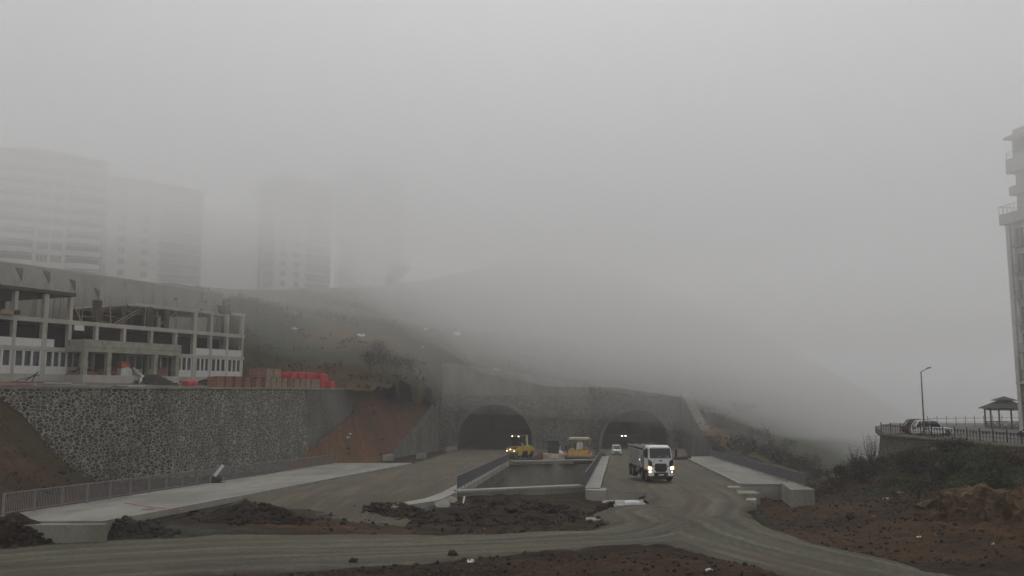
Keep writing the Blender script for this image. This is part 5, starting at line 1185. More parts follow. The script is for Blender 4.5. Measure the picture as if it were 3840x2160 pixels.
# local: +x runs along the visible face toward the camera, +y into the building
hb, hm, ht = 6.2, 25.3, 32.0
b = B(); b.span(0, 22, 0, 16, .01, hb - .1); obj('stone_base', b, M['cladding'], t)
b = B(); b.span(.15, 22, .1, 16, hb - .096, hm); obj('body', b, M['render'], t)
b = B(); b.span(-.12, 22, -.12, 16, hb - .15, hb + .12); obj('string_course', b, M['trim'], t)
b = B(); b.span(-.05, .55, -.1, .5, hb + .124, hm); b.span(.85, 1.15, -.02, .14, hb + .124, hm); obj('corner_pilaster', b, M['trim'], t)
b = B(); b.span(-.05, .5, -.08, .4, .02, hb - .154); obj('corner_quoin', b, M['trim'], t)
b = B(); b.span(-.5, 22, -.5, 16, hm + .004, hm + 1.3); obj('cornice_slab', b, M['render'], t)
b = B()
for k in range(12): b.bar((-.45 + k * .6, -.45, hm + 1.3), (-.45 + k * .6, -.45, hm + 2.3), .04, .04); b.bar((-.45, -.45 + k * .6, hm + 1.3), (-.45, -.45 + k * .6, hm + 2.3), .04, .04)
b.bar((-.45, -.45, hm + 2.3), (20, -.45, hm + 2.3), .06, .06); b.bar((-.45, -.45, hm + 2.3), (-.45, 7, hm + 2.3), .06, .06); obj('roof_railing', b, M['rail'], t)
b = B(); b.span(.9, 22, 1.0, 15, hm + 1.304, ht); obj('upper_storeys', b, M['render'], t)
b = B(); b.span(.2, 3.2, .55, 6, hm + 3.6, hm + 4.7); obj('upper_balcony', b, M['render'], t)
b = B(); b.span(.2, 22, .35, 15, hm + 6.3, hm + 8.1); tp = obj('upper_slab', b, M['render'], t)
b = B(); b.span(.3, 20, .4, .46, hm + 8.5, hm + 8.56); b.span(.3, 20, .4, .46, hm + 8.85, hm + 8.91)
for k in range(10): b.span(.3 + k * 1.2, .38 + k * 1.2, .4, .48, hm + 8.1, hm + 8.95)
obj('balustrade', b, M['rail'], t)
b = B(); b.span(.8, 22, .9, 14, hm + 8.104, hm + 10.6); b.span(.1, 22, .3, 14.4, hm + 10.604, hm + 10.9); obj('attic', b, M['render'], t)
b = B(); b.span(1.2, 21, .84, .89, hm + 8.6, hm + 10.3); obj('attic_window', b, M['winglass'], t)
b = B(); b.span(.9, 22, 1.0, 14, hm + 10.91, hm + 11.7); obj('roof_parapet', b, M['render'], t)
pr = None
for k in range(6):
    for x in (2.0, 5.4, 8.8):
        z = hb + .5 + k * 3.15
        if pr is None:
            b = B(); b.span(-.75, .75, -.06, .06, -.12, 0); b.span(-.75, .75, -.06, .06, 2.2, 2.32)
            for m_ in (-.75, -.05, .65): b.span(m_, m_ + .1, -.05, .05, 0, 2.2)
            pr = obj('window', b, M['trim'], t, (x, .06, z))
            b = B(); b.span(-.65, .65, -.0, .03, .01, 2.19); obj('pane', b, M['winglass'], pr)
            b = B(); b.span(-.85, .85, -.55, -.065, -.2, -.08); b.span(-.85, .85, -.55, -.5, .9, .96)
            for j in range(9): b.bar((-.8 + j * .2, -.52, -.08), (-.8 + j * .2, -.52, .9), .03, .03)
            obj('balcony_rail', b, M['rail'], pr)
        else: dup(pr, t, (x, .06, z))
for z in (.8, 3.6):
    for x in (1.9, 5.4): b = B(); b.span(x - .7, x + .7, -.05, .0, z, z + 1.9); b.span(x - .9, x + .9, -.1, -.052, z - .1, z); b.span(x - .9, x + .9, -.1, -.052, z + 1.9, z + 2.0); o = obj('window_frame', b, M['trim'], t); b = B(); b.span(x - .55, x + .55, -.08, -.054, z + .1, z + 1.8); obj('pane', b, M['winglass'], o)

c = P(3772, 1600, 121); t = thing('gazebo', 'dark two tier roofed timber gazebo beside the apartment building', 'gazebo', (c.x, c.y, zp), .3)
HX = [(2.55 * math.cos(6.2832 * i / 6), 2.55 * math.sin(6.2832 * i / 6)) for i in range(6)]
for x, y in HX: b = B(); b.span(x - .08, x + .08, y - .08, y + .08, 0, 2.75); obj('post', b, M['wood'], t)
def hip(r0, z0, r1, z1, th): 
    b = B(); b.rings([[(r0 * x / 2.55, r0 * y / 2.55, z0 - th) for x, y in HX], [(r0 * x / 2.55, r0 * y / 2.55, z0) for x, y in HX], [(r1 * x / 2.55, r1 * y / 2.55, z1) for x, y in HX]]); return b
obj('lower_roof', hip(3.35, 2.82, 1.15, 3.75, .1), M['shingle'], t); obj('upper_roof', hip(1.7, 3.93, .06, 4.45, .08), M['shingle'], t)
b = hip(1.05, 3.95, 1.05, 3.9, .25); obj('roof_lantern', b, M['wood'], t)
for (x, y), (x2, y2) in zip(HX, HX[1:] + HX[:1]):
    A, Cc = Vector((x, y, 0)), Vector((x2, y2, 0)); b = B()
    b.bar(A + Vector((0, 0, 2.55)), Cc + Vector((0, 0, 2.55)), .06, .08)
    for k in range(11): q = A.lerp(Cc, (k + .5) / 11); b.box((q.x, q.y, 2.66), (.1, .04, .18), math.atan2(y2 - y, x2 - x))
    obj('fringe', b, M['wood'], t)
    b = B(); b.bar(A + Vector((0, 0, .9)), Cc + Vector((0, 0, .9)), .07, .07); b.bar(A + Vector((0, 0, .12)), Cc + Vector((0, 0, .12)), .07, .07)
    for k in range(3): p0, p1 = A.lerp(Cc, k / 3), A.lerp(Cc, (k + 1) / 3); b.bar(p0 + Vector((0, 0, .12)), p1 + Vector((0, 0, .9)), .04, .05); b.bar(p1 + Vector((0, 0, .12)), p0 + Vector((0, 0, .9)), .04, .05)
    obj('railing_panel', b, M['wood'], t)

t = thing('iron_fence', 'black ornamental iron fence along the terrace edge', 'fence', (0, 0, 0))
F0 = TC + Vector((.12, -.12, .135)); F0.z = 14.685
def fence_run(p, q, n):
    for k in range(n + 1):
        x = p.lerp(q, k / n); b = B(); b.span(x.x - .045, x.x + .045, x.y - .045, x.y + .045, x.z, x.z + 1.35); b.blob((x.x, x.y, x.z + 1.4), .07, k, 0, .05); obj('post', b, M['iron'], t)
        if k == n: break
        y = p.lerp(q, (k + 1) / n); u = (y - x).normalized(); b = B(); up = Vector((0, 0, 1))
        a, c = x + u * .06, y - u * .06
        for z in (.18, .62, 1.15): b.bar(a + up * z, c + up * z, .035, .035)
        m = 4
        for j in range(1, m):
            s = x.lerp(y, j / m); b.bar(s + up * .08, s + up * 1.22, .035, .035); b.blob(tuple(s + up * .98), .075, j, 0, .1, 1.5)
            for sg in (-1, 1):
                for i in range(5):
                    a0, a1 = math.pi * i / 5, math.pi * (i + 1) / 5; r = .17
                    b.bar(s + u * sg * (.2 - r * math.cos(a0)) * 1 + up * (.95 + r * math.sin(a0)), s + u * sg * (.2 - r * math.cos(a1)) + up * (.95 + r * math.sin(a1)), .022, .022)
        obj('fence_panel', b, M['iron'], t)
fence_run(F0, F0 + TD * 38, 20); fence_run(F0, F0 + Vector((.4, 0, 0)), 1) if False else None
t = thing('far_fence', 'thin plain railing at the far side of the parking terrace', 'fence', (0, 0, 0))
A, Cc = P(3480, 1600, 127), P(3860, 1600, 132); A.z = Cc.z = zp
for k in range(12):
    x = A.lerp(Cc, k / 11); b = B(); b.bar(x, x + Vector((0, 0, 1.5)), .06, .06); obj('post', b, M['iron'], t)
    if k < 11: y = A.lerp(Cc, (k + 1) / 11); b = B(); b.bar(x + Vector((0, 0, 1.15)), y + Vector((0, 0, 1.15)), .05, .05); b.bar(x + Vector((0, 0, .6)), y + Vector((0, 0, .6)), .04, .04); obj('rail', b, M['iron'], t)
# street lamp
c = P(3462, 1600, 97.6); t = thing('street_lamp', 'tall thin grey street lamp post rising beside the white parked car', 'street lamp', (c.x + .1, c.y, zp), R_(12))
b = B(); b.tube((0, 0, 0), (0, 0, 7.4), .10, .055, 12); b.tube((0, 0, 0), (0, 0, .5), .14, n=12); obj('pole', b, M['steel'], t)
b = B(); b.tube((0, 0, 7.38), (.75, 0, 7.72), .045, .04, 10); obj('arm', b, M['steel'], t)
b = B(); b.rings([[(.7, -.06, 7.68), (.7, .06, 7.68), (.7, .06, 7.76), (.7, -.06, 7.76)], [(.95, -.13, 7.74), (.95, .13, 7.74), (.95, .1, 7.92), (.95, -.1, 7.92)], [(1.3, -.1, 7.88), (1.3, .1, 7.88), (1.3, .07, 7.98), (1.3, -.07, 7.98)]]); obj('lamp_head', b, M['rail'], t)
c = P(3474, 1625, 98.3); t = thing('barrier_frame', 'small red tubular barrier frame standing before the white parked car', 'barrier', (c.x, c.y, zp), .1)
b = B(); pts = [(-.5, 0, 0), (-.48, 0, .6), (-.3, 0, .85), (.3, 0, .85), (.48, 0, .6), (.5, 0, 0)]
for p, q in zip(pts, pts[1:]): b.tube(p, q, .05, n=8)
b.bar((-.48, 0, .35), (.48, 0, .35), .06, .08); obj('frame', b, M['redpaint'], t); b = B(); b.span(-.4, .4, -.02, .02, .5, .66); obj('board', b, M['offwhite'], t)

# ---------------------------------------------------------------- plants
def bush(name, label, c, r, h_, m, n, seed, cat='bush', group=None, leaf=.16, twigs=14, rootz=None):
    q = random.Random(seed); t = thing(name, label, cat, c, q.uniform(0, 6), group)
    b = B()
    for k in range(twigs):
        a = q.uniform(0, 6.28); e = Vector((math.cos(a) * r * q.uniform(.3, 1.05), math.sin(a) * r * q.uniform(.3, 1.05), h_ * q.uniform(.5, 1.12)))
        mid = e * .5 + Vector((q.gauss(0, .15), q.gauss(0, .15), .1)) * r; b.tube((0, 0, -.2), mid, .03, .02, 5); b.tube(mid, e, .02, .008, 4)
        for j in range(3):
            s = mid.lerp(e, q.random()); b.tube(s, s + Vector((q.gauss(0, .3), q.gauss(0, .3), q.uniform(0, .45))) * r, .011, .005, 3)
    obj('stem', b, M['twig'], t)
    b = B(); cl = [(q.gauss(0, .42) * r, q.gauss(0, .42) * r, h_ * q.uniform(.2, .9), q.uniform(.25, .55) * r) for _ in range(9)]
    for k in range(n):
        x, y, z, s = q.choice(cl); b.leaf((x + q.gauss(0, .5) * s, y + q.gauss(0, .5) * s, max(0, z + q.gauss(0, .42) * s)), leaf * q.uniform(.5, 1.3), q)
    obj('foliage', b, m, t); return t
def ghit(px, py, D):
    """where the line of sight meets the earth, searched round D"""
    d = max(36, D - 14)
    while d < D + 16:
        p = P(px, py, d)
        if p.z < ground_z(p.x, p.y): break
        d += .25
    else: p = P(px, py, D)
    p.z = ground_z(p.x, p.y); return p
def gp(px, py, D):
    p = P(px, py, D); p.z = ground_z(p.x, p.y) - .05; return tuple(p)
slope = [(3235, 1780, 97, 1.6, 1.6, 'leafdark', 'dark bush at the foot of the terrace wall corner'), (3180, 1790, 93, 1.6, 1.7, 'leafdark', 'dark spiky bush at the valley edge, outermost on the slope'), (3290, 1800, 90, 2.0, 1.5, 'leafdark', 'dark leafy bush below the left end of the terrace wall'),
         (3250, 1810, 86, 1.9, 1.5, 'leafdark', 'low dark bush in front of the wall corner bush'), (3390, 1790, 85, 2.0, 1.1, 'leafrust', 'reddish dry bush below the left part of the terrace wall'), (3500, 1740, 85, 2.0, 1.0, 'leafrust', 'rust brown thicket under the white parked car'),
         (3440, 1790, 82, 2.3, 1.5, 'leafdark', 'dark thicket in the middle of the slope'), (3330, 1830, 80, 2.0, 1.1, 'leafolive', 'yellow green patch of growth at the bottom of the dark thicket'), (3560, 1700, 86, 2.0, 1.2, 'leafdark', 'dark bush just under the fence, middle of its run'),
         (3640, 1760, 77, 2.2, 1.2, 'leafgreen', 'green leafy bush on the upper right slope'), (3720, 1790, 71, 2.0, 1.1, 'leafgreen', 'bright green bush low on the right slope'), (3690, 1740, 78, 1.9, 1.0, 'leafgreen', 'green bush right under the fence near the picture edge'),
         (3790, 1740, 74, 1.6, .9, 'leafrust', 'brown dry bush at the right picture edge below the fence'), (3560, 1790, 76, 2.0, 1.1, 'leafdark', 'dark bush left of the green ones on the slope'), (3740, 1850, 64, 1.4, .7, 'leafgreen', 'small green tuft above the tan rock cut'), (3480, 1850, 72, 1.8, .8, 'leafdark', 'low dark bramble beside the grey boulder'), (3140, 1830, 88, 1.2, 1.0, 'leafrust', 'small brown bush on the valley lip')]
for k, (px, py, D, r, h_, m, l) in enumerate(slope): bush('slope_bush', l, gp(px, py, D), r, h_, M[m], 1500 if 'green' in m or 'dark' in m else 1000, 100 + k, 'bush', 'bushes on the terrace slope', .13)
for k, (px, D, h_, l) in enumerate(((3215, 99, 3.4, 'bare thin shrub with tall twigs against the fog at the wall corner'), (3170, 95, 2.6, 'bare twiggy shrub leaning out over the valley'), (3275, 103.5, 4.2, 'tallest bare shrub touching the terrace wall edge'))):
    bush('bare_shrub', l, gp(px, 1780, D), 1.1, h_, M['leafdark'], 60, 300 + k, 'shrub', 'bare shrubs', .08, 34)
def tree(name, label, c, h_, r, m, seed, n=900, group=None, leaf=.3):
    q = random.Random(seed); t = thing(name, label, 'tree', c, 0, group)
    b = B(); tips = []
    def grow(p, d, L, rad, lev):
        e = p + d * L; b.tube(p, e, rad, rad * .62, 6 if lev < 2 else 4)
        if lev == 3: tips.append(e); return
        for k in range(3 if lev else 4):
            nd = (d + Vector((q.gauss(0, .5), q.gauss(0, .5), q.gauss(.12, .3)))).normalized(); grow(p.lerp(e, q.uniform(.6, 1)), nd, L * q.uniform(.55, .8), rad * .55, lev + 1)
            tips.append(p.lerp(e, .9)) if lev else None
    grow(Vector((0, 0, -.3)), Vector((q.gauss(0, .06), q.gauss(0, .06), 1)), h_ * .4, h_ * .022, 0)
    obj('trunk', b, M['twig'], t)
    b = B()
    for k in range(n):
        s = q.choice(tips); b.leaf(s + Vector((q.gauss(0, 1), q.gauss(0, 1), q.gauss(0, .8))) * r * .22, leaf * q.uniform(.5, 1.2), q)
    obj('crown', b, m, t); return t
def hill_hit(px, py, D0=142, D1=300):
    D = D0
    while D < D1:
        p = P(px, py, D)
        if p.z < hill_z(p.x, p.y): break
        D += .5
    return p
def hp(px, D):
    x = (px - 1920) / F * D; return (x, D, hill_z(x, D) - .1)
for k, (px, D, h_, l) in enumerate(((1390, 150, 8, 'dark bare tree nearest the brick pallets above the red earth'), (1440, 156, 9, 'dark bare tree in the middle of the clump above the red earth'), (1490, 162, 8.5, 'dark tree right of the clump middle above the red earth'), (1540, 174, 7.5, 'dark tree nearest the tunnel wing wall'), (1420, 170, 7, 'dark tree standing behind the clump above the red earth'))):
    tree('hill_tree', l, hp(px, D), h_ * .62, h_ * .36, M['leafdark'], 400 + k, 900, 'trees above the red earth', .16)
for k, (px, D, h_, l) in enumerate(((1490, 262, 8, 'small dark tree beside the faint rightmost tower'), (1460, 256, 5, 'low tree at the foot of the faint rightmost tower'))):
    tree('crest_tree', l, hp(px, D), h_, h_ * .42, M['leafdark'], 450 + k, 700, 'trees on the hill crest', .45)
vs_ = [(2760, 182, 2.6), (2810, 176, 2.2), (2870, 170, 3.0), (2900, 165, 2.6), (2950, 160, 3.2), (2985, 158, 2.4), (2840, 190, 2.8), (2920, 182, 2.6), (3010, 170, 2.8), (3040, 150, 2.2), (2700, 205, 3.0), (2780, 215, 3.2)]
for k, (px, D, r) in enumerate(vs_):
    bush('valley_bush', 'dark scrub bush on the misty hillside beyond the right bridge railing', hp(px, D), r, r * .9, M['leafdark'], 420, 500 + k, 'bush', 'scrub bushes on the valley side', .3, 8)
# low scrub over the hill: nobody could count it
q = random.Random(77); b = B()
for k in range(3600):
    x, y = q.uniform(-60, 60), q.uniform(140, 262)
    if not inside(hpoly, x, y): continue
    n_ = mn.noise((x * .05, y * .05, 3)) + .5 * mn.noise((x * .17, y * .17, 4))
    if n_ < -.05: continue
    z = hill_z(x, y); s = q.uniform(.35, 1.0)
    for j in range(9): b.leaf((x + q.gauss(0, s), y + q.gauss(0, s), z + abs(q.gauss(0, .5)) * s), q.uniform(.2, .55), q)
tag(obj('hillside_scrub', b, M['leafhill']), 'low green and brown scrub covering the foggy hillside', 'scrub', None, 'stuff')
# weeds on the terrace slope and the left earth bank
b = B()
for k in range(5200):
    if q.random() < .75: x, y = q.uniform(27, 50), q.uniform(46, 104)
    else: x, y = q.uniform(-50, -33), q.uniform(56, 82)
    zn = ground_zone(x, y)
    if x < 0 or q.random() < .22 + zn[2] * 1.2 - zn[1] * .3:
        if x < 0 and q.random() < .7: continue
        if x > TC.x - 1 and y < 106 and x > TC.x + (106 - y) * .173 - .9: continue
        z = ground_z(x, y)
        for j in range(7): b.leaf((x + q.gauss(0, .25), y + q.gauss(0, .25), z + abs(q.gauss(0, .16))), q.uniform(.06, .17), q, 0 if zn[2] > .3 else 1)
tag(obj('slope_weeds', b, [M['leafgreen'], M['leafrust']]), 'ragged weeds and dry stalks over the earth slopes', 'weeds', None, 'stuff')

# ---------------------------------------------------------------- earth heaps, stones, litter
gz = lambda x, y: ground_z(x, y)
def gheap(label, px, py, D, rx, ry, h_, m, seed, n, rz=0, cl=.13, name='soil_heap'):
    p = ghit(px, py, D) if D < 100 else P(px, py, D); p.z = ground_z(p.x, p.y); return heap(name, label, 'heap', tuple(p), rx, ry, h_, M[m], seed, n, rz, gz, cl)
gheap('dark brown soil heap on the left carriageway in front of the pavement', 950, 1955, 55, 3.6, 2.0, 1.05, 'heap', 41, 700, .12, .10)
gheap('dark soil heap at the lower left corner against the end beam', 45, 2025, 45, 2.6, 1.2, 1.2, 'heap', 42, 300, .0, .12)
gheap('low grey clod ridge trailing from the end beam', 430, 2000, 46.4, 3.2, 1.1, .6, 'heapgrey', 43, 480, .15, .10)
gheap('long low grey soil ridge along the pavement edge', 640, 1940, 51.5, 3.6, .9, .42, 'heapgrey', 44, 220, .25, .09)
gheap('broad dark wet soil heap below the parapet wall of the opening', 1885, 1930, 60, 5.8, 4.6, 1.0, 'heap', 45, 900, .35, .15)
gheap('dark soil heap left of the broken concrete lumps', 1490, 1935, 57.5, 3.6, 1.9, .8, 'heap', 46, 420, -.2, .14)
gheap('small dark soil heap under the pale concrete ledge', 2300, 1945, 58.5, 2.2, 1.0, .45, 'heap', 47, 160, .1, .12)
gheap('reddish rubble heap behind the small loader', 2040, 1690, 146, 2.6, 1.6, 1.3, 'red', 48, 120, .1, .2)
gheap('low dark gravel heap beside the roller', 1990, 1712, 139.5, 3.4, 1.2, .7, 'heapgrey', 49, 80, .25, .15)
gheap('clod ridge on the lip of the valley right of the wing block', 3060, 1862, 80, 3.4, 1.2, .8, 'heap', 50, 260, .5, .16)
q = random.Random(5); b = B(); zones = [(-13, 10, 52, 62, 500, .11), (-22, 14, 37.5, 43.4, 3000, .07), (18, 36, 44, 78, 4200, .075), (26, 40, 44, 60, 700, .09), (-46, -33, 56, 74, 160, .15), (-26, -8, 52, 62, 180, .08)]
for x0, x1, y0, y1, n, s in zones:
    for k in range(n):
        x, y = q.uniform(x0, x1), q.uniform(y0, y1)
        if road_at(x, y)[0] > -.2: continue
        r = s * (.25 + 1.6 * q.random() ** 4); b.blob((x, y, ground_z(x, y) + r * .25), r, q.randint(0, 99999), q.choice((0, 0, 1, 1, 2)), .4, .7)
for k in range(260):
    v_ = SV[q.randrange(len(SV))]; b.blob((v_[0] + q.uniform(-.4, .4), v_[1] + q.uniform(-.4, .4), v_[2]), .12 * (.3 + 2.2 * q.random() ** 4), q.randint(0, 99999), q.choice((1, 2, 2)), .4, .7)
tag(obj('loose_rubble', b, [M['heap'], M['rubble'], M['tancut']]), 'stones and clods strewn over the bare earth', 'rubble', None, 'stuff')
for k, (px, py, D, r, m, l) in enumerate(((3530, 1790, 79, 1.0, 'heapgrey', 'large grey boulder in the bushes of the terrace slope'), (1325, 2118, 41.2, .2, 'rubble', 'rounded brown boulder in the near earth below the gravel road'), (1700, 2095, 42.0, .24, 'rubble', 'pair of pale brown boulders low in the picture'), (3190, 1950, 61, .3, 'rubble', 'pale boulder in the earth basin right of the road'))):
    p = ghit(px, py, D); b = B()
    for j in range(4): b.blob((rnd.uniform(-.5, .5) * r, rnd.uniform(-.4, .4) * r, rnd.uniform(0, .4) * r), r * rnd.uniform(.5, .9), 900 + k * 7 + j, 0, .35)
    tag(obj('boulder', b, M[m], None, (p.x, p.y, ground_z(p.x, p.y) + .1)), l, 'boulder', 'boulders')
def slab_piece(name, label, cat, px, py, D, d, m, rz=0, rx=0, lift=0, seed=1):
    p = ghit(px, py, D); z = p.z + lift; q = random.Random(seed); b = B(); n = 6
    ring = [(d[0] / 2 * math.cos(6.2832 * i / n) * q.uniform(.6, 1.25), d[1] / 2 * math.sin(6.2832 * i / n) * q.uniform(.6, 1.25)) for i in range(n)]
    b.rings([[(x, y, -d[2]) for x, y in ring], [(x, y, d[2] * q.uniform(-.15, .15)) for x, y in ring]])
    o = obj(name, b, M[m], None, (p.x, p.y, z), rz); o.rotation_euler = (rx, 0, rz); return tag(o, label, cat)
slab_piece('concrete_lump', 'yellowish folded concrete lump left of the leaning timbers', 'concrete lump', 1655, 1918, 60.5, (1.7, 1.3, .5), 'conc_wet', .3, R_(32), .45, 3)
slab_piece('concrete_lump', 'pale upright concrete lump resting against the wall end', 'concrete lump', 1695, 1905, 61, (1.1, .9, .5), 'conc_wet', -.3, R_(50), .55, 4)
slab_piece('concrete_spill', 'flat grey spill of set concrete below the leaning timbers', 'concrete', 1755, 1940, 59, (2.0, 1.5, .15), 'conc', .1, R_(6), .35, 5)
b = B(); p = P(1725, 1945, 62); e = P(1742, 1862, 64); b.bar(p, e, .1, .1); b.bar(P(1735, 1925, 62), P(1755, 1890, 63), .08, .08); tag(obj('leaning_timber', b, M['offwhite']), 'pale timbers leaning at the left end of the parapet wall', 'timber')
b = B(); A_, C_ = P(3455, 1960, 57.5), P(3960, 1960, 50.5); nu = 60; prof = [(-.9, -.5), (-.55, .1), (-.3, .55), (-.15, .95), (.05, 1.35), (.4, 1.7), (1.0, 1.95), (2.0, 1.9), (3.4, 1.3), (5.0, .2)]
for i in range(nu + 1):
    p_ = A_.lerp(C_, i / nu); d_ = (C_ - A_); d_.z = 0; d_.normalize(); n_ = Vector((-d_.y, d_.x, 0))
    k_ = min(1, 1.25 * math.sin(math.pi * min(1, .08 + i / nu)) ** .6) * (1 + .35 * mn.noise((i * .14, 0, 2)))
    for j, (o_, h_) in enumerate(prof):
        q_ = p_ + n_ * (o_ + 1.1 * mn.noise((i * .19, j * .35, 7)) + .5 * mn.noise((i * .5, j * .9, 3)))
        b.v.append((q_.x, q_.y, ground_z(p_.x, p_.y) + h_ * k_ * .95 + .3 * mn.noise((i * .33, j * .8, 5)) - (.3 if j in (0, 9) else 0)))
n9 = len(prof)
for i in range(nu):
    for j in range(n9 - 1): q0 = i * n9 + j; b.f.append((q0, q0 + n9, q0 + n9 + 1, q0 + 1)); b.m.append(0)
qq = random.Random(3)
for k in range(160):
    v_ = b.v[qq.randrange((nu + 1) * n9)]; b.blob(v_, .1 * qq.uniform(.4, 2.2), k, 0, .4, .7)
tag(obj('earth_cut', b, M['tancut']), 'steep tan earth cut with a ragged face low on the right slope', 'earth cut')
# the stepped concrete ends of the bridges
b = B(); b.prism([(-8.1, 60.2), (-5.3, 63.6), (-4.3, 68.4), (-5.2, 69), (-6.4, 64.6), (-8.7, 61)], 10.2, lambda x, y: 12.0 + (y - 60) * .01); tag(obj('wing_wall', b, M['conc']), 'low concrete wing wall left of the opening, half buried in dark soil', 'wall')
b = B(); b.prism([(7.62, 70.85), (11.9, 70.85), (11.9, 72.4), (7.7, 72.4)], 9.4, lambda x, y: R0(y) - .06); tag(obj('end_wall', b, M['conc']), 'concrete end wall of the right bridge beside the gravel ramp', 'wall')
b = B(); b.prism([(6.4, 65.0), (9.2, 64.6), (10.6, 66.2), (10.9, 69.8), (7.3, 69.4)], 9.6, 11.3); b2 = obj('concrete_ledge', b, M['pale_conc'], bev=.05); tag(b2, 'pale flat concrete ledge below the end wall of the right bridge', 'ledge')
b = B(); b.prism([(5.0, 58.0), (6.9, 58.2), (7.0, 59.2), (5.0, 59.1)], 10.3, 11.45); tag(obj('concrete_block', b, M['pale_conc']), 'pale concrete block in the dark soil below the ledge', 'block')
b = B(); b.prism([(18.6, 72.0), (20.2, 71.8), (20.7, 73.8), (19.0, 74.2)], 9.2, 11.0); tag(obj('concrete_block', b, M['pale_conc']), 'pale concrete footing block beside the gravel shoulder', 'block')
wrapped('white_sack', 'crumpled white plastic sack on the soil by the concrete ledge', 'sack', tuple(ghit(2368, 1920, 63) + Vector((0, 0, .05))), (1.1, .6, .32), .2, M['white'], 61)
def litter(name, label, cat, p, d, m, seed, group):
    q = random.Random(seed); b = B()
    for k in range(6): b.blob((q.gauss(0, .28) * d[0], q.gauss(0, .28) * d[1], q.uniform(.1, .6) * d[2]), d[0] * q.uniform(.12, .3), q.randint(0, 9999), 0, .55, .45)
    tag(obj(name, b, M[m], None, p, seed * 1.3), label, cat, group)
for k, (px, py, D, s, m, l) in enumerate(((1352, 1265, 172, 2.6, 'white', 'largest white plastic sheet on the hillside'), (1592, 1238, 218, 2.2, 'white', 'white plastic bag above the blue one on the hillside'), (1610, 1274, 214, 1.8, 'blue', 'blue plastic bag on the hillside'), (1722, 1259, 232, 3.2, 'white', 'torn white sheet lying right of the blue bag'), (1100, 1238, 182, 2.0, 'offwhite', 'pale plastic heap on the hillside above the brick pallets'), (1354, 1120, 226, 1.6, 'offwhite', 'small pale bag high on the hillside under the crest tower'), (1591, 1305, 205, 1.3, 'offwhite', 'small pale stone below the blue bag'), (1991, 1430, 211, .9, 'white', 'small white square board on the upper portal wall'))):
    p = hill_hit(px, py, 142 if px < 1300 else 185) if px < 1900 else P(px, py, D); z = hill_z(p.x, p.y) if px < 1900 else p.z
    litter('plastic_litter', l, 'litter', (p.x, p.y, z - .05), (s * .8, s * .6, s * .4), m, 700 + k, 'litter on the hillside')
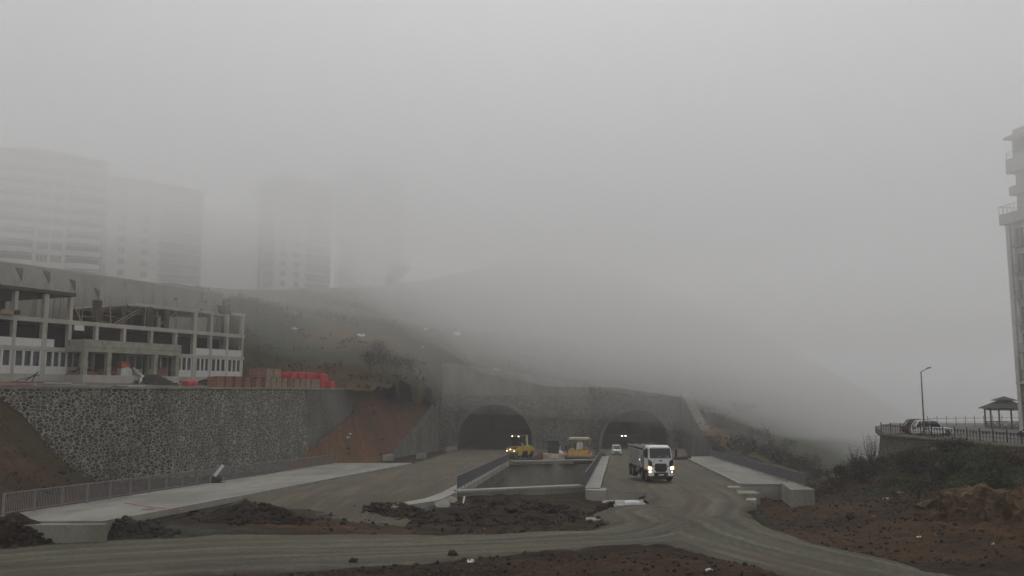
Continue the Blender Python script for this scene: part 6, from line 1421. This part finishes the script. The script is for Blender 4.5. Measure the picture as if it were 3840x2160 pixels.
for k, (px, py, D, s, m, l) in enumerate(((3510, 1698, 87.5, 1.1, 'offwhite', 'pale torn sack high on the terrace slope below the fence'), (3495, 1688, 88, .7, 'white', 'white scrap beside the torn sack on the terrace slope'), (3376, 1852, 72, .45, 'cream', 'yellowish scrap at the bottom of the dark thicket'), (3325, 1872, 70.5, .5, 'white', 'white scraps in the earth below the dark thicket'), (3445, 2020, 49.5, .28, 'white', 'white scrap in the earth right of the gravel road'), (3273, 1938, 61.5, .35, 'redpaint', 'pinkish scrap in the earth basin'), (3510, 2012, 50, .3, 'redpaint', 'pink ribbon scrap near the tan rock cut'), (3728, 2046, 47.5, .28, 'cream', 'yellow scrap near the lower right corner'), (1765, 2110, 41.3, .45, 'offwhite', 'whitish torn bag in the near earth below the gravel road'), (2660, 2140, 39.3, .3, 'offwhite', 'whitish scrap beside the gravel road low in the picture'), (2080, 1965, 55.5, .28, 'redpaint', 'small red and white scrap at the soil heap foot'), (1815, 2010, 46, .22, 'white', 'tiny white post marker by the gravel road'), (1297, 1648, 126, 1.4, 'offwhite', 'pale sheet lying on the red earth slope'), (1312, 1633, 127, .6, 'white', 'tiny white scrap above the sheet on the red earth'))):
    p = ghit(px, py, D) if D < 100 else min((P(px, py, 112 + k_ * .5) for k_ in range(130)), key=lambda p_: abs(p_.z - slope_z(p_.x, p_.y)) + .01 * abs(p_.y - 133)); z = p.z + .12 if D > 100 else p.z
    litter('plastic_scrap', l, 'litter', (p.x, p.y, z), (s, s * .6, s * .4), m, 800 + k, 'litter on the earth')
p = P(808, 1768, 76); b = B(); b.box((0, 0, .5), (.26, .05, 1.25), 0, 0, 0); o = obj('white_board', b, M['white'], None, (p.x, p.y, p.z - .3)); o.rotation_euler = (.25, R_(38), .2); tag(o, 'white board leaning on the railing before the stone wall', 'board')
gheap('small dark soil heap at the wall foot behind the leaning white board', 800, 1770, 80, 2.2, 1.2, 1.4, 'heap', 51, 90)
b = B(); pts = [P(470, 1862, 58.5), P(560, 1890, 55.5), P(620, 1900, 54.5), P(690, 1912, 53.4)]
for p_ in pts: p_.z = R0(p_.y) + .19
for p_, q_ in zip(pts, pts[1:]): b.tube(p_, q_, .025, n=6)
tag(obj('orange_hose', b, M['orangeplastic']), 'thin orange hose lying across the left pavement', 'hose')
p = P(556, 1899, 54); b = B(); b.tube((0, 0, -.05), (0, 0, .012), .42, n=16); tag(obj('manhole_cover', b, M['black'], None, (p.x, p.y, R0(p.y) + .165)), 'dark round cover in the left pavement near the orange hose', 'manhole cover')
for k, (px, py, D, l) in enumerate(((1580, 1725, 146, 'pale concrete block at the foot of the wing wall'), (1455, 1738, 138, 'pale concrete block where the left pavement ends'), (1700, 1680, 196, 'pale concrete block beside the nearer tunnel mouth'), (1680, 1683, 190, 'smaller block next to the one at the tunnel mouth'))):
    p = P(px, py, D); b = B(); b.box((0, 0, .35), (1.7, .8, .9)); b.box((.1, 0, .86), (1.2, .6, .12)); tag(obj('concrete_block', b, M['conc'], None, (p.x, p.y, R0(p.y)), .3 * k, bev=.04), l, 'block')
b = B(); p = P(2560, 1722, 140); 
for k in range(3): b.box((k * .9 - .9, k * .25, .22 + .05 * k), (1.0, .6, .5), .2 * k)
tag(obj('block_row', b, M['darkform'], None, (p.x, p.y, R0(p.y))), 'dark blocks at the far end of the right pavement', 'blocks')
